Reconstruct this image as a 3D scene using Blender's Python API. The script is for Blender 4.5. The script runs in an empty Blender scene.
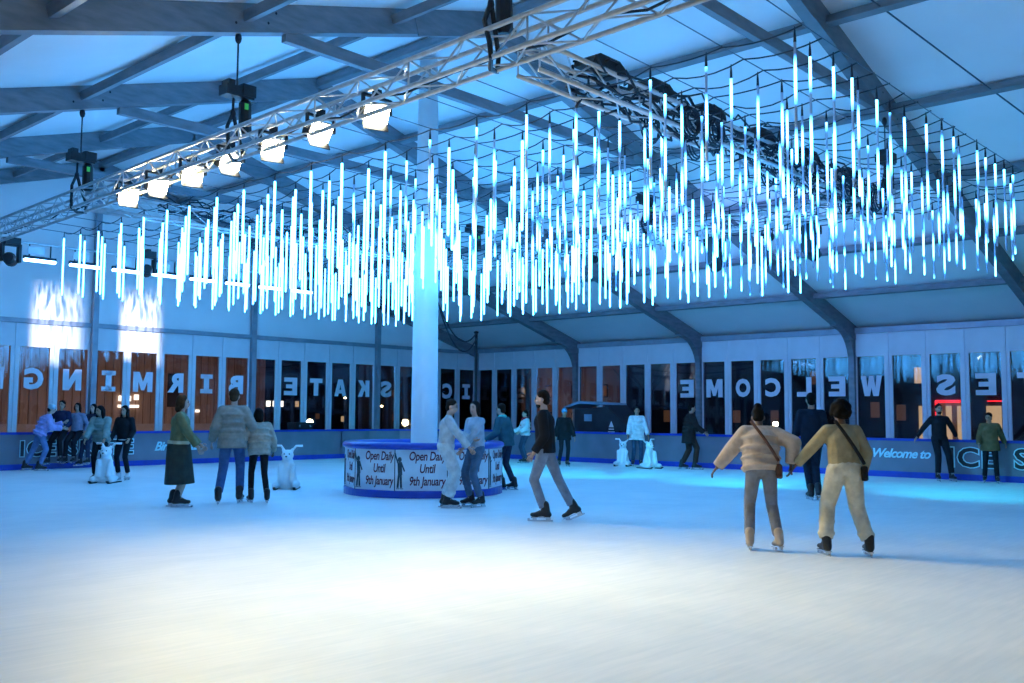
import bpy, bmesh, math, random
from mathutils import Vector, Matrix
random.seed(7)
SC = bpy.context.scene
COL = SC.collection
V = Vector
PI = math.pi

# ------------------------------------------------------------------ camera
YAW, PITCH, ROLL = math.radians(42.3375), math.radians(4.2807), math.radians(-0.3485)
CAM = V((1.14, 0.637, 1.45))
fw = V((math.cos(PITCH) * math.cos(YAW), math.cos(PITCH) * math.sin(YAW), math.sin(PITCH)))
rt = V((math.sin(YAW), -math.cos(YAW), 0.0))
up = rt.cross(fw)
r2 = rt * math.cos(ROLL) - up * math.sin(ROLL)
u2 = up * math.cos(ROLL) + rt * math.sin(ROLL)
cd = bpy.data.cameras.new('camera')
cd.sensor_width = 36.0
cd.lens = 970.32 / 1024 * 36
cd.clip_end = 400
cam = bpy.data.objects.new('camera', cd)
COL.objects.link(cam)
M4 = Matrix((r2, u2, -fw)).transposed().to_4x4()
M4.translation = CAM
cam.matrix_world = M4
SC.camera = cam

# ------------------------------------------------------------------ world, exposure
w = bpy.data.worlds.new('world')
SC.world = w
w.use_nodes = True
bg = w.node_tree.nodes['Background']
bg.inputs[0].default_value = (0.05, 0.13, 0.45, 1)
bg.inputs[1].default_value = 0.11
SC.view_settings.view_transform = 'Standard'
SC.view_settings.look = 'None'
SC.view_settings.gamma = 1.0
SC.view_settings.use_curve_mapping = False
SC.view_settings.exposure = 0.0

TUBE_STRENGTH = 14.0
TUBE_COLOR = (0.075, 0.42, 1.0)
FLOOD_W = 700.0
FLOOD_COLOR = (1.0, 0.80, 0.30)
WASH_W = 900.0

# ------------------------------------------------------------------ materials
MATS = {}
def nodes_of(name):
    m = bpy.data.materials.new(name)
    m.use_nodes = True
    return m, m.node_tree.nodes, m.node_tree.links

def mat(name, color, rough=0.6, metal=0.0, noise=0.12, nscale=8.0, bump=0.0, bscale=40.0, spec=0.5, coat=0.0, stretch=(1, 1, 1), trans=0.0):
    """principled surface with procedural colour variation"""
    if name in MATS: return MATS[name]
    m, N, L = nodes_of(name)
    p = N['Principled BSDF']
    tc = N.new('ShaderNodeTexCoord'); mp = N.new('ShaderNodeMapping')
    mp.inputs['Scale'].default_value = stretch
    L.new(tc.outputs['Object'], mp.inputs[0])
    nz = N.new('ShaderNodeTexNoise'); nz.inputs['Scale'].default_value = nscale; nz.inputs['Detail'].default_value = 5
    L.new(mp.outputs[0], nz.inputs['Vector'])
    cr = N.new('ShaderNodeValToRGB')
    c = color
    cr.color_ramp.elements[0].position = 0.3; cr.color_ramp.elements[1].position = 0.7
    cr.color_ramp.elements[0].color = (c[0] * (1 - noise), c[1] * (1 - noise), c[2] * (1 - noise), 1)
    cr.color_ramp.elements[1].color = (min(1, c[0] * (1 + noise)), min(1, c[1] * (1 + noise)), min(1, c[2] * (1 + noise)), 1)
    L.new(nz.outputs[0], cr.inputs[0]); L.new(cr.outputs[0], p.inputs['Base Color'])
    p.inputs['Roughness'].default_value = rough
    p.inputs['Metallic'].default_value = metal
    p.inputs['Specular IOR Level'].default_value = spec
    p.inputs['Coat Weight'].default_value = coat
    if bump:
        n2 = N.new('ShaderNodeTexNoise'); n2.inputs['Scale'].default_value = bscale; n2.inputs['Detail'].default_value = 4
        L.new(mp.outputs[0], n2.inputs['Vector'])
        b = N.new('ShaderNodeBump'); b.inputs['Strength'].default_value = bump; b.inputs['Distance'].default_value = 0.02
        L.new(n2.outputs[0], b.inputs['Height']); L.new(b.outputs[0], p.inputs['Normal'])
    MATS[name] = m
    return m

def emit(name, color, strength, sample=True):
    if name in MATS: return MATS[name]
    m, N, L = nodes_of(name)
    p = N['Principled BSDF']
    p.inputs['Base Color'].default_value = (*[c * 0.5 for c in color], 1)
    p.inputs['Emission Color'].default_value = (*color, 1)
    nz = N.new('ShaderNodeTexNoise'); nz.inputs['Scale'].default_value = 3.0
    mr = N.new('ShaderNodeMapRange')
    mr.inputs['To Min'].default_value = strength * 0.8; mr.inputs['To Max'].default_value = strength * 1.2
    L.new(nz.outputs[0], mr.inputs[0]); L.new(mr.outputs[0], p.inputs['Emission Strength'])
    if not sample: m.cycles.emission_sampling = 'NONE'
    MATS[name] = m
    return m

def tube_material(name, full):
    m, N, L = nodes_of(name)
    p = N['Principled BSDF']
    p.inputs['Base Color'].default_value = (0.35, 0.5, 0.7, 1)
    p.inputs['Roughness'].default_value = 0.25
    p.inputs['Emission Color'].default_value = (*TUBE_COLOR, 1)
    if full:
        tc = N.new('ShaderNodeTexCoord')
        nz = N.new('ShaderNodeTexNoise'); nz.inputs['Scale'].default_value = 2.2
        L.new(tc.outputs['Object'], nz.inputs['Vector'])
        mr = N.new('ShaderNodeMapRange')
        mr.inputs['From Min'].default_value = 0.3; mr.inputs['From Max'].default_value = 0.7
        mr.inputs['To Min'].default_value = TUBE_STRENGTH * 0.75; mr.inputs['To Max'].default_value = TUBE_STRENGTH * 1.25
        L.new(nz.outputs[0], mr.inputs[0]); L.new(mr.outputs[0], p.inputs['Emission Strength'])
        return m
    # streak of lit diodes running down the tube, different in each tube
    tc = N.new('ShaderNodeTexCoord'); sx = N.new('ShaderNodeSeparateXYZ')
    L.new(tc.outputs['Object'], sx.inputs[0])
    oi = N.new('ShaderNodeObjectInfo')
    def math_(op, a, b=None):
        n = N.new('ShaderNodeMath'); n.operation = op
        for i, q in enumerate((a, b)):
            if q is None: continue
            if isinstance(q, (int, float)): n.inputs[i].default_value = q
            else: L.new(q, n.inputs[i])
        return n.outputs[0]
    u = math_('MULTIPLY', sx.outputs['Z'], -1.45)
    r = math_('MULTIPLY', oi.outputs['Random'], 5.0)
    v = math_('FRACT', math_('ADD', u, r))
    v = math_('MULTIPLY', math_('ABSOLUTE', math_('SUBTRACT', v, 0.5)), 2.0)
    mr = N.new('ShaderNodeMapRange'); mr.interpolation_type = 'SMOOTHSTEP'
    mr.inputs['From Min'].default_value = 0.75; mr.inputs['From Max'].default_value = 0.25
    mr.inputs['To Min'].default_value = 0.0; mr.inputs['To Max'].default_value = TUBE_STRENGTH * 1.2
    L.new(v, mr.inputs[0])
    L.new(mr.outputs[0], p.inputs['Emission Strength'])
    return m

def glass_material():
    m, N, L = nodes_of('glazing')
    N.remove(N['Principled BSDF'])
    out = N['Material Output']
    tr = N.new('ShaderNodeBsdfTransparent'); tr.inputs[0].default_value = (0.82, 0.84, 0.88, 1)
    gl = N.new('ShaderNodeBsdfGlossy'); gl.inputs['Roughness'].default_value = 0.03
    tc = N.new('ShaderNodeTexCoord'); nz = N.new('ShaderNodeTexNoise'); nz.inputs['Scale'].default_value = 1.3
    L.new(tc.outputs['Object'], nz.inputs['Vector'])
    bp = N.new('ShaderNodeBump'); bp.inputs['Strength'].default_value = 0.03; bp.inputs['Distance'].default_value = 0.02
    L.new(nz.outputs[0], bp.inputs['Height']); L.new(bp.outputs[0], gl.inputs['Normal'])
    fr = N.new('ShaderNodeFresnel'); fr.inputs[0].default_value = 1.5
    mx = N.new('ShaderNodeMixShader')
    L.new(fr.outputs[0], mx.inputs[0]); L.new(tr.outputs[0], mx.inputs[1]); L.new(gl.outputs[0], mx.inputs[2])
    L.new(mx.outputs[0], out.inputs[0])
    return m

def ice_material():
    m, N, L = nodes_of('ice')
    p = N['Principled BSDF']
    tc = N.new('ShaderNodeTexCoord')
    n1 = N.new('ShaderNodeTexNoise'); n1.inputs['Scale'].default_value = 0.6; n1.inputs['Detail'].default_value = 8
    n1.inputs['Distortion'].default_value = 1.5
    L.new(tc.outputs['Object'], n1.inputs['Vector'])
    # skate scratches: stretched fine noise
    mp = N.new('ShaderNodeMapping'); mp.inputs['Rotation'].default_value = (0, 0, 0.7); mp.inputs['Scale'].default_value = (1.0, 14, 1)
    L.new(tc.outputs['Object'], mp.inputs[0])
    n2 = N.new('ShaderNodeTexNoise'); n2.inputs['Scale'].default_value = 1.6; n2.inputs['Detail'].default_value = 10; n2.inputs['Distortion'].default_value = 0.6
    L.new(mp.outputs[0], n2.inputs['Vector'])
    ad = N.new('ShaderNodeMix'); ad.data_type = 'FLOAT'; ad.inputs[0].default_value = 0.5
    L.new(n1.outputs[0], ad.inputs[2]); L.new(n2.outputs[0], ad.inputs[3])
    cr = N.new('ShaderNodeValToRGB')
    cr.color_ramp.elements[0].position = 0.35; cr.color_ramp.elements[1].position = 0.65
    cr.color_ramp.elements[0].color = (0.74, 0.80, 0.83, 1); cr.color_ramp.elements[1].color = (0.88, 0.91, 0.92, 1)
    L.new(ad.outputs[0], cr.inputs[0]); L.new(cr.outputs[0], p.inputs['Base Color'])
    rr = N.new('ShaderNodeMapRange'); rr.inputs['To Min'].default_value = 0.42; rr.inputs['To Max'].default_value = 0.62; p.inputs['Specular IOR Level'].default_value = 0.3
    L.new(n2.outputs[0], rr.inputs[0]); L.new(rr.outputs[0], p.inputs['Roughness'])
    b = N.new('ShaderNodeBump'); b.inputs['Strength'].default_value = 0.15; b.inputs['Distance'].default_value = 0.01
    L.new(ad.outputs[0], b.inputs['Height']); L.new(b.outputs[0], p.inputs['Normal'])
    return m

M = dict(
    ice=ice_material(), glass=glass_material(),
    tube_full=tube_material('led_tube_lit', True), tube_streak=tube_material('led_tube_streak', False),
    fabric=mat('tent_fabric', (0.86, 0.88, 0.90), 0.55, noise=0.04, nscale=0.7, bump=0.03, bscale=3),
    alu=mat('aluminium_frame', (0.20, 0.22, 0.25), 0.45, 0.2, noise=0.18, nscale=3, stretch=(1, 1, 4)),
    truss=mat('truss_aluminium', (0.62, 0.63, 0.65), 0.35, 0.6, noise=0.12, nscale=12),
    upvc=mat('white_wall_frame', (0.72, 0.75, 0.80), 0.5, noise=0.05, nscale=2),
    rail=mat('grey_rail', (0.30, 0.34, 0.40), 0.45, 0.2, noise=0.12, nscale=4),
    vinyl=mat('white_vinyl_letter', (0.75, 0.77, 0.85), 0.6, noise=0.04, nscale=5),
    black=mat('black_plastic', (0.012, 0.013, 0.017), 0.5, noise=0.3, nscale=20),
    blacksteel=mat('black_steel', (0.03, 0.032, 0.04), 0.4, 0.6, noise=0.3, nscale=25),
    cable=mat('cable_rubber', (0.012, 0.02, 0.035), 0.6, noise=0.3, nscale=30),
    wire=mat('steel_wire', (0.10, 0.13, 0.18), 0.4, 0.6, noise=0.2, nscale=30),
    green=mat('green_tag', (0.15, 0.75, 0.1), 0.6),
    column=mat('column_sleeve', (0.80, 0.83, 0.86), 0.6, noise=0.04, nscale=2, bump=0.05, bscale=5),
    blue=mat('blue_plastic', (0.012, 0.045, 0.42), 0.3, noise=0.15, nscale=6, coat=0.3),
    board=mat('barrier_board', (0.19, 0.20, 0.25), 0.25, noise=0.12, nscale=1.5, coat=0.4),
    poster=mat('poster_paper', (0.72, 0.80, 0.86), 0.5, noise=0.08, nscale=3),
    postertext=mat('poster_red_ink', (0.16, 0.012, 0.03), 0.6),
    figure=mat('poster_figure_ink', (0.05, 0.07, 0.09), 0.6, noise=0.4, nscale=15),
    inkdark=mat('barrier_dark_ink', (0.025, 0.02, 0.022), 0.4),
    inkcyan=mat('barrier_cyan_ink', (0.45, 0.80, 0.85), 0.4),
    walk=mat('walkway_matting', (0.05, 0.055, 0.07), 0.7, noise=0.3, nscale=5),
    steel=mat('blade_steel', (0.6, 0.62, 0.66), 0.2, 0.9),
    bear=mat('white_moulded_plastic', (0.80, 0.84, 0.86), 0.35, noise=0.05, nscale=4),
    street=mat('street_paving', (0.05, 0.045, 0.045), 0.6, noise=0.3, nscale=2),
    brown=mat('brown_timber_cladding', (0.40, 0.25, 0.18), 0.6, noise=0.2, nscale=3, stretch=(6, 6, 0.4)),
    brown2=mat('brown_timber_cladding_dark', (0.34, 0.21, 0.15), 0.6, noise=0.2, nscale=3, stretch=(6, 6, 0.4)),
    render_=mat('pale_render', (0.45, 0.36, 0.33), 0.8, noise=0.15, nscale=2),
    darkbuild=mat('dark_brick_block', (0.035, 0.028, 0.03), 0.8, noise=0.3, nscale=2),
    tarp=mat('dark_tarpaulin', (0.02, 0.024, 0.032), 0.6, noise=0.3, nscale=3, bump=0.2, bscale=6),
    bluetarp=mat('blue_grey_tarpaulin', (0.20, 0.33, 0.45), 0.6, noise=0.2, nscale=3, bump=0.2, bscale=6),
    bark=mat('bark', (0.03, 0.024, 0.02), 0.9, noise=0.4, nscale=10),
    lens_warm=emit('flood_lens', (1.0, 0.90, 0.62), 60.0, False),
    lens_cool=emit('moving_head_lens', (0.9, 0.95, 1.0), 12.0, False),
    bar_led=emit('led_bar_strip', (0.22, 0.50, 1.0), 26.0),
    bulb=emit('street_bulb', (1.0, 0.72, 0.36), 45.0, False),
    win_warm=emit('lit_window_warm', (1.0, 0.62, 0.30), 0.7),
    win_white=emit('lit_window_white', (1.0, 0.86, 0.68), 3.0),
    win_dim=emit('lit_window_dim', (0.8, 0.36, 0.16), 0.09),
    red_neon=emit('red_neon', (1.0, 0.02, 0.03), 2.5),
)

# ------------------------------------------------------------------ mesh helpers
class MB:
    def __init__(s): s.v = []; s.f = []
    def add(s, vs, fs):
        o = len(s.v); s.v += [tuple(q) for q in vs]; s.f += [tuple(i + o for i in f) for f in fs]; return s
    def box(s, c, d, rot=None):
        c = V(c); h = V(d) / 2; vs = []
        for x in (-1, 1):
            for y in (-1, 1):
                for z in (-1, 1):
                    q = V((x * h.x, y * h.y, z * h.z))
                    vs.append(c + (rot @ q if rot else q))
        return s.add(vs, [(0, 1, 3, 2), (4, 6, 7, 5), (0, 4, 5, 1), (2, 3, 7, 6), (0, 2, 6, 4), (1, 5, 7, 3)])
    def bar(s, p0, p1, wdt, dep, upv=(0, 0, 1)):
        """rectangular bar; dep measured along upv"""
        p0, p1 = V(p0), V(p1); a = (p1 - p0).normalized(); u = V(upv); u = (u - a * u.dot(a)).normalized(); r = a.cross(u)
        vs = []
        for p in (p0, p1):
            for i, j in ((-1, -1), (1, -1), (1, 1), (-1, 1)): vs.append(p + r * (i * wdt / 2) + u * (j * dep / 2))
        return s.add(vs, [(3, 2, 1, 0), (4, 5, 6, 7), (0, 1, 5, 4), (1, 2, 6, 5), (2, 3, 7, 6), (3, 0, 4, 7)])
    def tube(s, pts, r, n=8, r1=None, cap=True):
        pts = [V(p) for p in pts]; k = len(pts); base = len(s.v); prev = None
        for i, p in enumerate(pts):
            a = (pts[min(i + 1, k - 1)] - pts[max(i - 1, 0)]).normalized()
            if prev is None:
                u = a.cross(V((0, 0, 1)))
                if u.length < 1e-3: u = a.cross(V((1, 0, 0)))
            else: u = prev - a * prev.dot(a)
            u.normalize(); prev = u; b = a.cross(u)
            if isinstance(r, (list, tuple)): rr = r[i]
            else: rr = r if r1 is None else r + (r1 - r) * i / (k - 1)
            for j in range(n):
                t = 2 * PI * j / n; s.v.append(tuple(p + (u * math.cos(t) + b * math.sin(t)) * rr))
        for i in range(k - 1):
            for j in range(n):
                a0 = base + i * n + j; a1 = base + i * n + (j + 1) % n
                s.f.append((a0, a1, a1 + n, a0 + n))
        if cap:
            s.f.append(tuple(base + j for j in reversed(range(n)))); s.f.append(tuple(base + (k - 1) * n + j for j in range(n)))
        return s
    def lathe(s, prof, c=(0, 0, 0), n=24, a0=0, a1=2 * PI):
        c = V(c); base = len(s.v); full = abs(a1 - a0 - 2 * PI) < 1e-6; m = n if full else n + 1
        for j in range(m):
            t = a0 + (a1 - a0) * j / n
            for (r, z) in prof: s.v.append((c.x + r * math.cos(t), c.y + r * math.sin(t), c.z + z))
        k = len(prof)
        for j in range(n):
            j2 = (j + 1) % m
            for i in range(k - 1): s.f.append((base + j * k + i, base + j2 * k + i, base + j2 * k + i + 1, base + j * k + i + 1))
        return s
    def prism(s, poly, ext):
        ext = V(ext); n = len(poly); vs = [V(p) for p in poly] + [V(p) + ext for p in poly]
        return s.add(vs, [tuple(reversed(range(n))), tuple(range(n, 2 * n))] + [(i, (i + 1) % n, (i + 1) % n + n, i + n) for i in range(n)])
    def ell(s, c, rad, rot=None, n=12, m=8):
        c = V(c); vs = []; fs = []
        for i in range(1, m):
            a = PI * i / m
            for j in range(n):
                b = 2 * PI * j / n
                q = V((rad[0] * math.sin(a) * math.cos(b), rad[1] * math.sin(a) * math.sin(b), rad[2] * math.cos(a)))
                vs.append(c + (rot @ q if rot else q))
        tp = len(vs); q = V((0, 0, rad[2])); vs.append(c + (rot @ q if rot else q)); vs.append(c - (rot @ q if rot else q))
        for i in range(m - 2):
            for j in range(n): fs.append((i * n + j, (i + 1) * n + j, (i + 1) * n + (j + 1) % n, i * n + (j + 1) % n))
        for j in range(n):
            fs.append((tp, j, (j + 1) % n)); fs.append((tp + 1, (m - 2) * n + (j + 1) % n, (m - 2) * n + j))
        return s.add(vs, fs)
    def mesh(s, name, m, smooth=False):
        me = bpy.data.meshes.new(name); me.from_pydata(s.v, [], s.f)
        if m: me.materials.append(m)
        if smooth:
            me.polygons.foreach_set('use_smooth', [True] * len(me.polygons))
        me.update(); return me
    def build(s, name, m, parent=None, smooth=False, loc=None, rot=None):
        return link(name, s.mesh(name, m, smooth), parent, loc, rot)

def link(name, me, parent=None, loc=None, rot=None):
    o = bpy.data.objects.new(name, me); COL.objects.link(o)
    if parent is not None: o.parent = parent
    if loc is not None: o.location = loc
    if rot is not None: o.rotation_euler = rot
    return o
def tag(o, label=None, cat=None, group=None, kind=None):
    if label: o['label'] = label
    if cat: o['category'] = cat
    if group: o['group'] = group
    if kind: o['kind'] = kind
    return o
def empty(name, loc=(0, 0, 0), rz=0.0):
    o = bpy.data.objects.new(name, None); COL.objects.link(o); o.location = loc; o.rotation_euler = (0, 0, rz)
    o.empty_display_size = 0.2; return o

def text_mesh(body, size, bold=0.0, shear=0.0, ext=0.004, spacing=1.0, align='CENTER'):
    cu = bpy.data.curves.new('lettering', 'FONT'); cu.body = body; cu.size = size; cu.offset = bold; cu.shear = shear
    cu.extrude = ext; cu.align_x = align; cu.align_y = 'CENTER'; cu.resolution_u = 3; cu.space_character = spacing
    o = bpy.data.objects.new('lettering', cu); COL.objects.link(o)
    dg = bpy.context.evaluated_depsgraph_get()
    me = bpy.data.meshes.new_from_object(o.evaluated_get(dg)); me.materials.clear()
    bpy.data.objects.remove(o); bpy.data.curves.remove(cu); return me

# letters are made early, while the scene is still small
LETTERS = {}
for ch in 'CSBRGO':
    LETTERS[ch] = text_mesh(ch, 0.80, bold=0.042, ext=0.004)
BLOCK = {
    'E': [(0, 0), (1, 0), (1, .24), (.36, .24), (.36, .39), (.85, .39), (.85, .61), (.36, .61), (.36, .76), (1, .76), (1, 1), (0, 1)],
    'L': [(0, 0), (1, 0), (1, .24), (.36, .24), (.36, 1), (0, 1)],
    'T': [(.32, 0), (.68, 0), (.68, .75), (1, .75), (1, 1), (0, 1), (0, .75), (.32, .75)],
    'H': [(0, 0), (.34, 0), (.34, .38), (.66, .38), (.66, 0), (1, 0), (1, 1), (.66, 1), (.66, .62), (.34, .62), (.34, 1), (0, 1)],
    'N': [(0, 0), (.32, 0), (.32, .52), (.66, 0), (1, 0), (1, 1), (.68, 1), (.68, .48), (.34, 1), (0, 1)],
    'M': [(0, 0), (.27, 0), (.27, .52), (.42, .08), (.58, .08), (.73, .52), (.73, 0), (1, 0), (1, 1), (.68, 1), (.5, .5), (.32, 1), (0, 1)],
    'W': [(.17, 0), (.42, 0), (.5, .42), (.58, 0), (.83, 0), (1, 1), (.75, 1), (.69, .42), (.6, 1), (.4, 1), (.31, .42), (.25, 1), (0, 1)],
    'K': [(0, 0), (.34, 0), (.34, .28), (.43, .40), (.63, 0), (1, 0), (.67, .58), (1, 1), (.61, 1), (.34, .64), (.34, 1), (0, 1)],
    'A': [(0, 0), (.31, 0), (.36, .17), (.5, .17), (.5, .38), (.42, .38), (.5, .70), (.58, .38), (.502, .38), (.502, .17), (.64, .17), (.69, 0), (1, 0), (.69, 1), (.31, 1)]}
for ch in BLOCK:
    LETTERS[ch] = MB().prism([(x, y, -0.004) for x, y in BLOCK[ch]], (0, 0, 0.008)).mesh('letter', None)
def slab_i():
    b = MB(); b.box((0, 0, 0), (0.17, 0.56, 0.008)); b.box((0, 0.22, 0), (0.40, 0.13, 0.008)); b.box((0, -0.22, 0), (0.40, 0.13, 0.008)); return b.mesh('letter', None)
LETTERS['I'] = slab_i()
for k in LETTERS:                                           # normalise to 0.5 m by 0.57 m
    me = LETTERS[k]; xs = [v.co.x for v in me.vertices]; ys = [v.co.y for v in me.vertices]
    cx, cy = (min(xs) + max(xs)) / 2, (min(ys) + max(ys)) / 2
    wd = {'I': 0.40, 'L': 0.46, 'M': 0.58, 'W': 0.60}.get(k, 0.50)
    fx, fy = wd / (max(xs) - min(xs)), 0.57 / (max(ys) - min(ys))
    for v in me.vertices: v.co.x = (v.co.x - cx) * fx; v.co.y = (v.co.y - cy) * fy
    me.materials.append(M['vinyl'])
T_OPEN = text_mesh('Open Daily\nUntil\n9th January', 0.185, bold=0.003, shear=0.18, ext=0.001, spacing=0.95)
T_OPEN.materials.append(M['postertext'])
def word(body, size, bold, m, shear=0.0, ext=0.002, spacing=1.0):
    me = text_mesh(body, size, bold=bold, shear=shear, ext=ext, spacing=spacing, align='LEFT'); me.materials.append(M[m]); return me
T_ICE, T_ICE_O = word('ICE', 0.52, 0.012, 'inkdark', spacing=1.12), word('ICE', 0.52, 0.034, 'inkcyan', spacing=1.12)
T_SKATE, T_SKATE_O = word('SKATE', 0.52, 0.012, 'inkdark', spacing=1.12), word('SKATE', 0.52, 0.034, 'inkcyan', spacing=1.12)
T_WEL = text_mesh('Welcome to', 0.30, bold=0.008, shear=0.35, ext=0.003, spacing=0.9); T_WEL.materials.append(M['inkcyan'])
T_BIR = text_mesh('Birmingham', 0.34, bold=0.008, shear=0.35, ext=0.003, spacing=0.9); T_BIR.materials.append(M['inkcyan'])

# ================================================================== the tent shell
X0, X1, YG, YB = -2.0, 28.0, 27.0, -8.0
XR = 13.0
ZE, ZR = 3.8, 8.20
SL = (ZR - ZE) / 15.0
def zr(x): return ZE + SL * (15.0 - abs(x - XR))

# ice inside a rounded corner, matting outside it
BX, BY, BR = 24.7, 25.9, 4.0
arc = [(BX - BR + BR * math.cos(a), BY - BR + BR * math.sin(a)) for a in [PI / 2 * i / 12 for i in range(13)]]
b = MB(); poly = [(X0 - 0.2, -8.2, 0), (BX, -8.2, 0)] + [(x, y, 0) for x, y in arc] + [(X0 - 0.2, BY, 0)]
b.prism([V(p) - V((0, 0, 0.1)) for p in poly], (0, 0, 0.1))
tag(b.build('floor', M['ice']), 'white scratched ice sheet of the rink', kind='structure')
b = MB(); b.box(((X0 + X1) / 2, (YB + YG) / 2, -0.13), (X1 - X0 + 0.4, YG - YB + 0.4, 0.05))
tag(b.build('floor_walkway', M['walk']), 'dark matting of the walkway behind the barrier', kind='structure')

# ceiling: one fabric sheet a bay and slope, purlins between the frames
ceil = tag(empty('ceiling', (XR, 10, ZR)), 'pitched white tent roof of fabric bays', kind='structure')
FR = [27, 22, 17, 12, 7, 2, -3, -8]
for i in range(len(FR) - 1):
    ya, yb = FR[i], FR[i + 1]
    for s in (-1, 1):
        xe = XR + s * 15.25
        b = MB(); n = 6; vs = []
        for j in range(n + 1):
            x = XR + (xe - XR) * j / n
            for k in range(9):
                t = k / 8; sag = -0.10 * math.sin(PI * t) * math.sin(PI * min(1, j / n))
                vs.append((x - ceil.location.x, ya + (yb - ya) * t - ceil.location.y, zr(x) + 0.21 + sag - ceil.location.z))
        fs = []
        for j in range(n):
            for k in range(8):
                q = j * 9 + k; fs.append((q, q + 1, q + 10, q + 9))
        b.add(vs, fs); b.build('roof_sheet', M['fabric'], ceil, smooth=True)
        # diagonal wind-brace wire of one bay
        ym = (ya + yb) / 2; b = MB()
        b.tube([(15.0 * j / 6, ya - 0.3 - 4.4 * j / 6 - 10, zr(XR + 15.0 * j / 6) - 0.02 - ZR) for j in range(7)], 0.014, 5)
        if s > 0 and ya == 7: b.build('brace_wire', M['wire'], ceil)
        for off in (2.25, 4.85, 7.4, 9.9, 12.35):
            x = XR + s * off; b = MB()
            b.bar((x - XR, ya - 10, zr(x) - ZR + 0.02), (x - XR, yb - 10, zr(x) - ZR + 0.02), 0.13 if off < 12 else 0.09, 0.14, (s * SL, 0, 1))
            b.build('purlin', M['alu'], ceil)
    b = MB(); b.bar((0, ya - 10, 0.06), (0, yb - 10, 0.06), 0.16, 0.16); b.build('ridge_purlin', M['alu'], ceil)

# portal frames
def frame(i, y):
    t = empty('trim_%d' % (i + 1), (XR, y, 0)); tag(t, 'grey aluminium portal frame, number %d from the gable wall' % (i + 1), kind='structure')
    for s in (-1, 1):
        b = MB(); b.bar((0, 0, ZR), (s * 15.1, 0, zr(28.1)), 0.20, 0.39, (s * SL, 0, 1)); b.build('rafter', M['alu'], t)
        b = MB(); b.bar((s * 15.0, 0, 0), (s * 15.0, 0, ZE + 0.1), 0.17, 0.30, (1, 0, 0)); b.build('column', M['alu'], t)
        pts = [(s * 14.9, -0.085, 2.95)]
        for k in range(9):
            a = PI / 2 * k / 8
            pts.append((s * (14.86 - 1.15 * (1 - math.cos(a))), -0.085, 2.95 + 0.98 * math.sin(a)))
        pts += [(s * 13.5, -0.085, zr(XR + 13.5)), (s * 14.9, -0.085, ZE)]
        b = MB(); b.prism(pts, (0, 0.17, 0)); b.build('knee_brace', M['alu'], t)
        b = MB(); b.box((s * 1.0, -0.1, ZR - 0.31), (1.7, 0.02, 0.42), Matrix.Rotation(s * math.atan(SL), 3, 'Y')); b.build('gusset_plate', M['alu'], t)
        for k in range(4):
            b = MB(); xx = s * (4.4 + 0.12 * (k % 2) + 0.5 * (k // 2)); b.ell((xx, -0.09, zr(XR + xx) + (-0.07 if k % 2 else 0.07)), (0.025, 0.02, 0.025), n=6, m=4); b.build('bolt', M['blacksteel'], t)
    zc = zr(XR + 4.2) - 0.22
    b = MB(); b.bar((-4.2, 0, zc), (4.2, 0, zc), 0.11, 0.18); b.build('collar_tie', M['alu'], t)
for i, y in enumerate(FR):
    if y < YG and y > YB: frame(i, y)

# ------------------------------------------------------------------ glazed walls
ZP0, ZP1 = 0.32, 3.13
def glazed(n, p, along, out, letter=None, label='', clip=None):
    """one metre wide panel; p = bottom corner, along / out = unit vectors; local x=along, y=out, z=up"""
    o = empty('window_%d' % n, p)
    mt = Matrix((V(along), V(out), V((0, 0, 1)))).transposed()
    o.rotation_euler = mt.to_euler()
    tag(o, label, kind='structure')
    me = glazed.frame; f = link('frame', me, o)
    pn = link('pane', glazed.pane, o)
    if letter:
        l = link('letter', LETTERS[letter], pn, (0.5, 0.018, 2.30), (PI / 2, 0, 0))
        l.scale = (1, 1, 1)
        # lettering is stuck on the outside and reads from the street
        l.rotation_euler = (PI / 2, 0, PI if glazed.flip else 0)
    return o
fm = MB()
fm.box((0.055, 0, 1.9), (0.11, 0.05, 3.8)); fm.box((0.945, 0, 1.9), (0.11, 0.05, 3.8))
fm.box((0.5, 0, (ZP1 + 3.8) / 2), (0.78, 0.05, 3.8 - ZP1)); fm.box((0.5, 0, ZP0 / 2), (0.78, 0.05, ZP0))
fm.box((0.0, -0.03, 1.9), (0.035, 0.03, 3.8)); fm.box((1.0, -0.03, 1.9), (0.035, 0.03, 3.8))
for z in (0.9, 1.7, 2.5):
    fm.box((0.03, -0.03, z), (0.03, 0.02, 0.06))
glazed.frame = fm.mesh('frame', M['upvc'])
pm = MB(); pm.box((0.5, 0.022, (ZP0 + ZP1) / 2), (0.80, 0.012, ZP1 - ZP0 + 0.02), Matrix.Rotation(math.radians(-1.1), 3, 'X')); glazed.pane = pm.mesh('pane', M['glass'])

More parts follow.
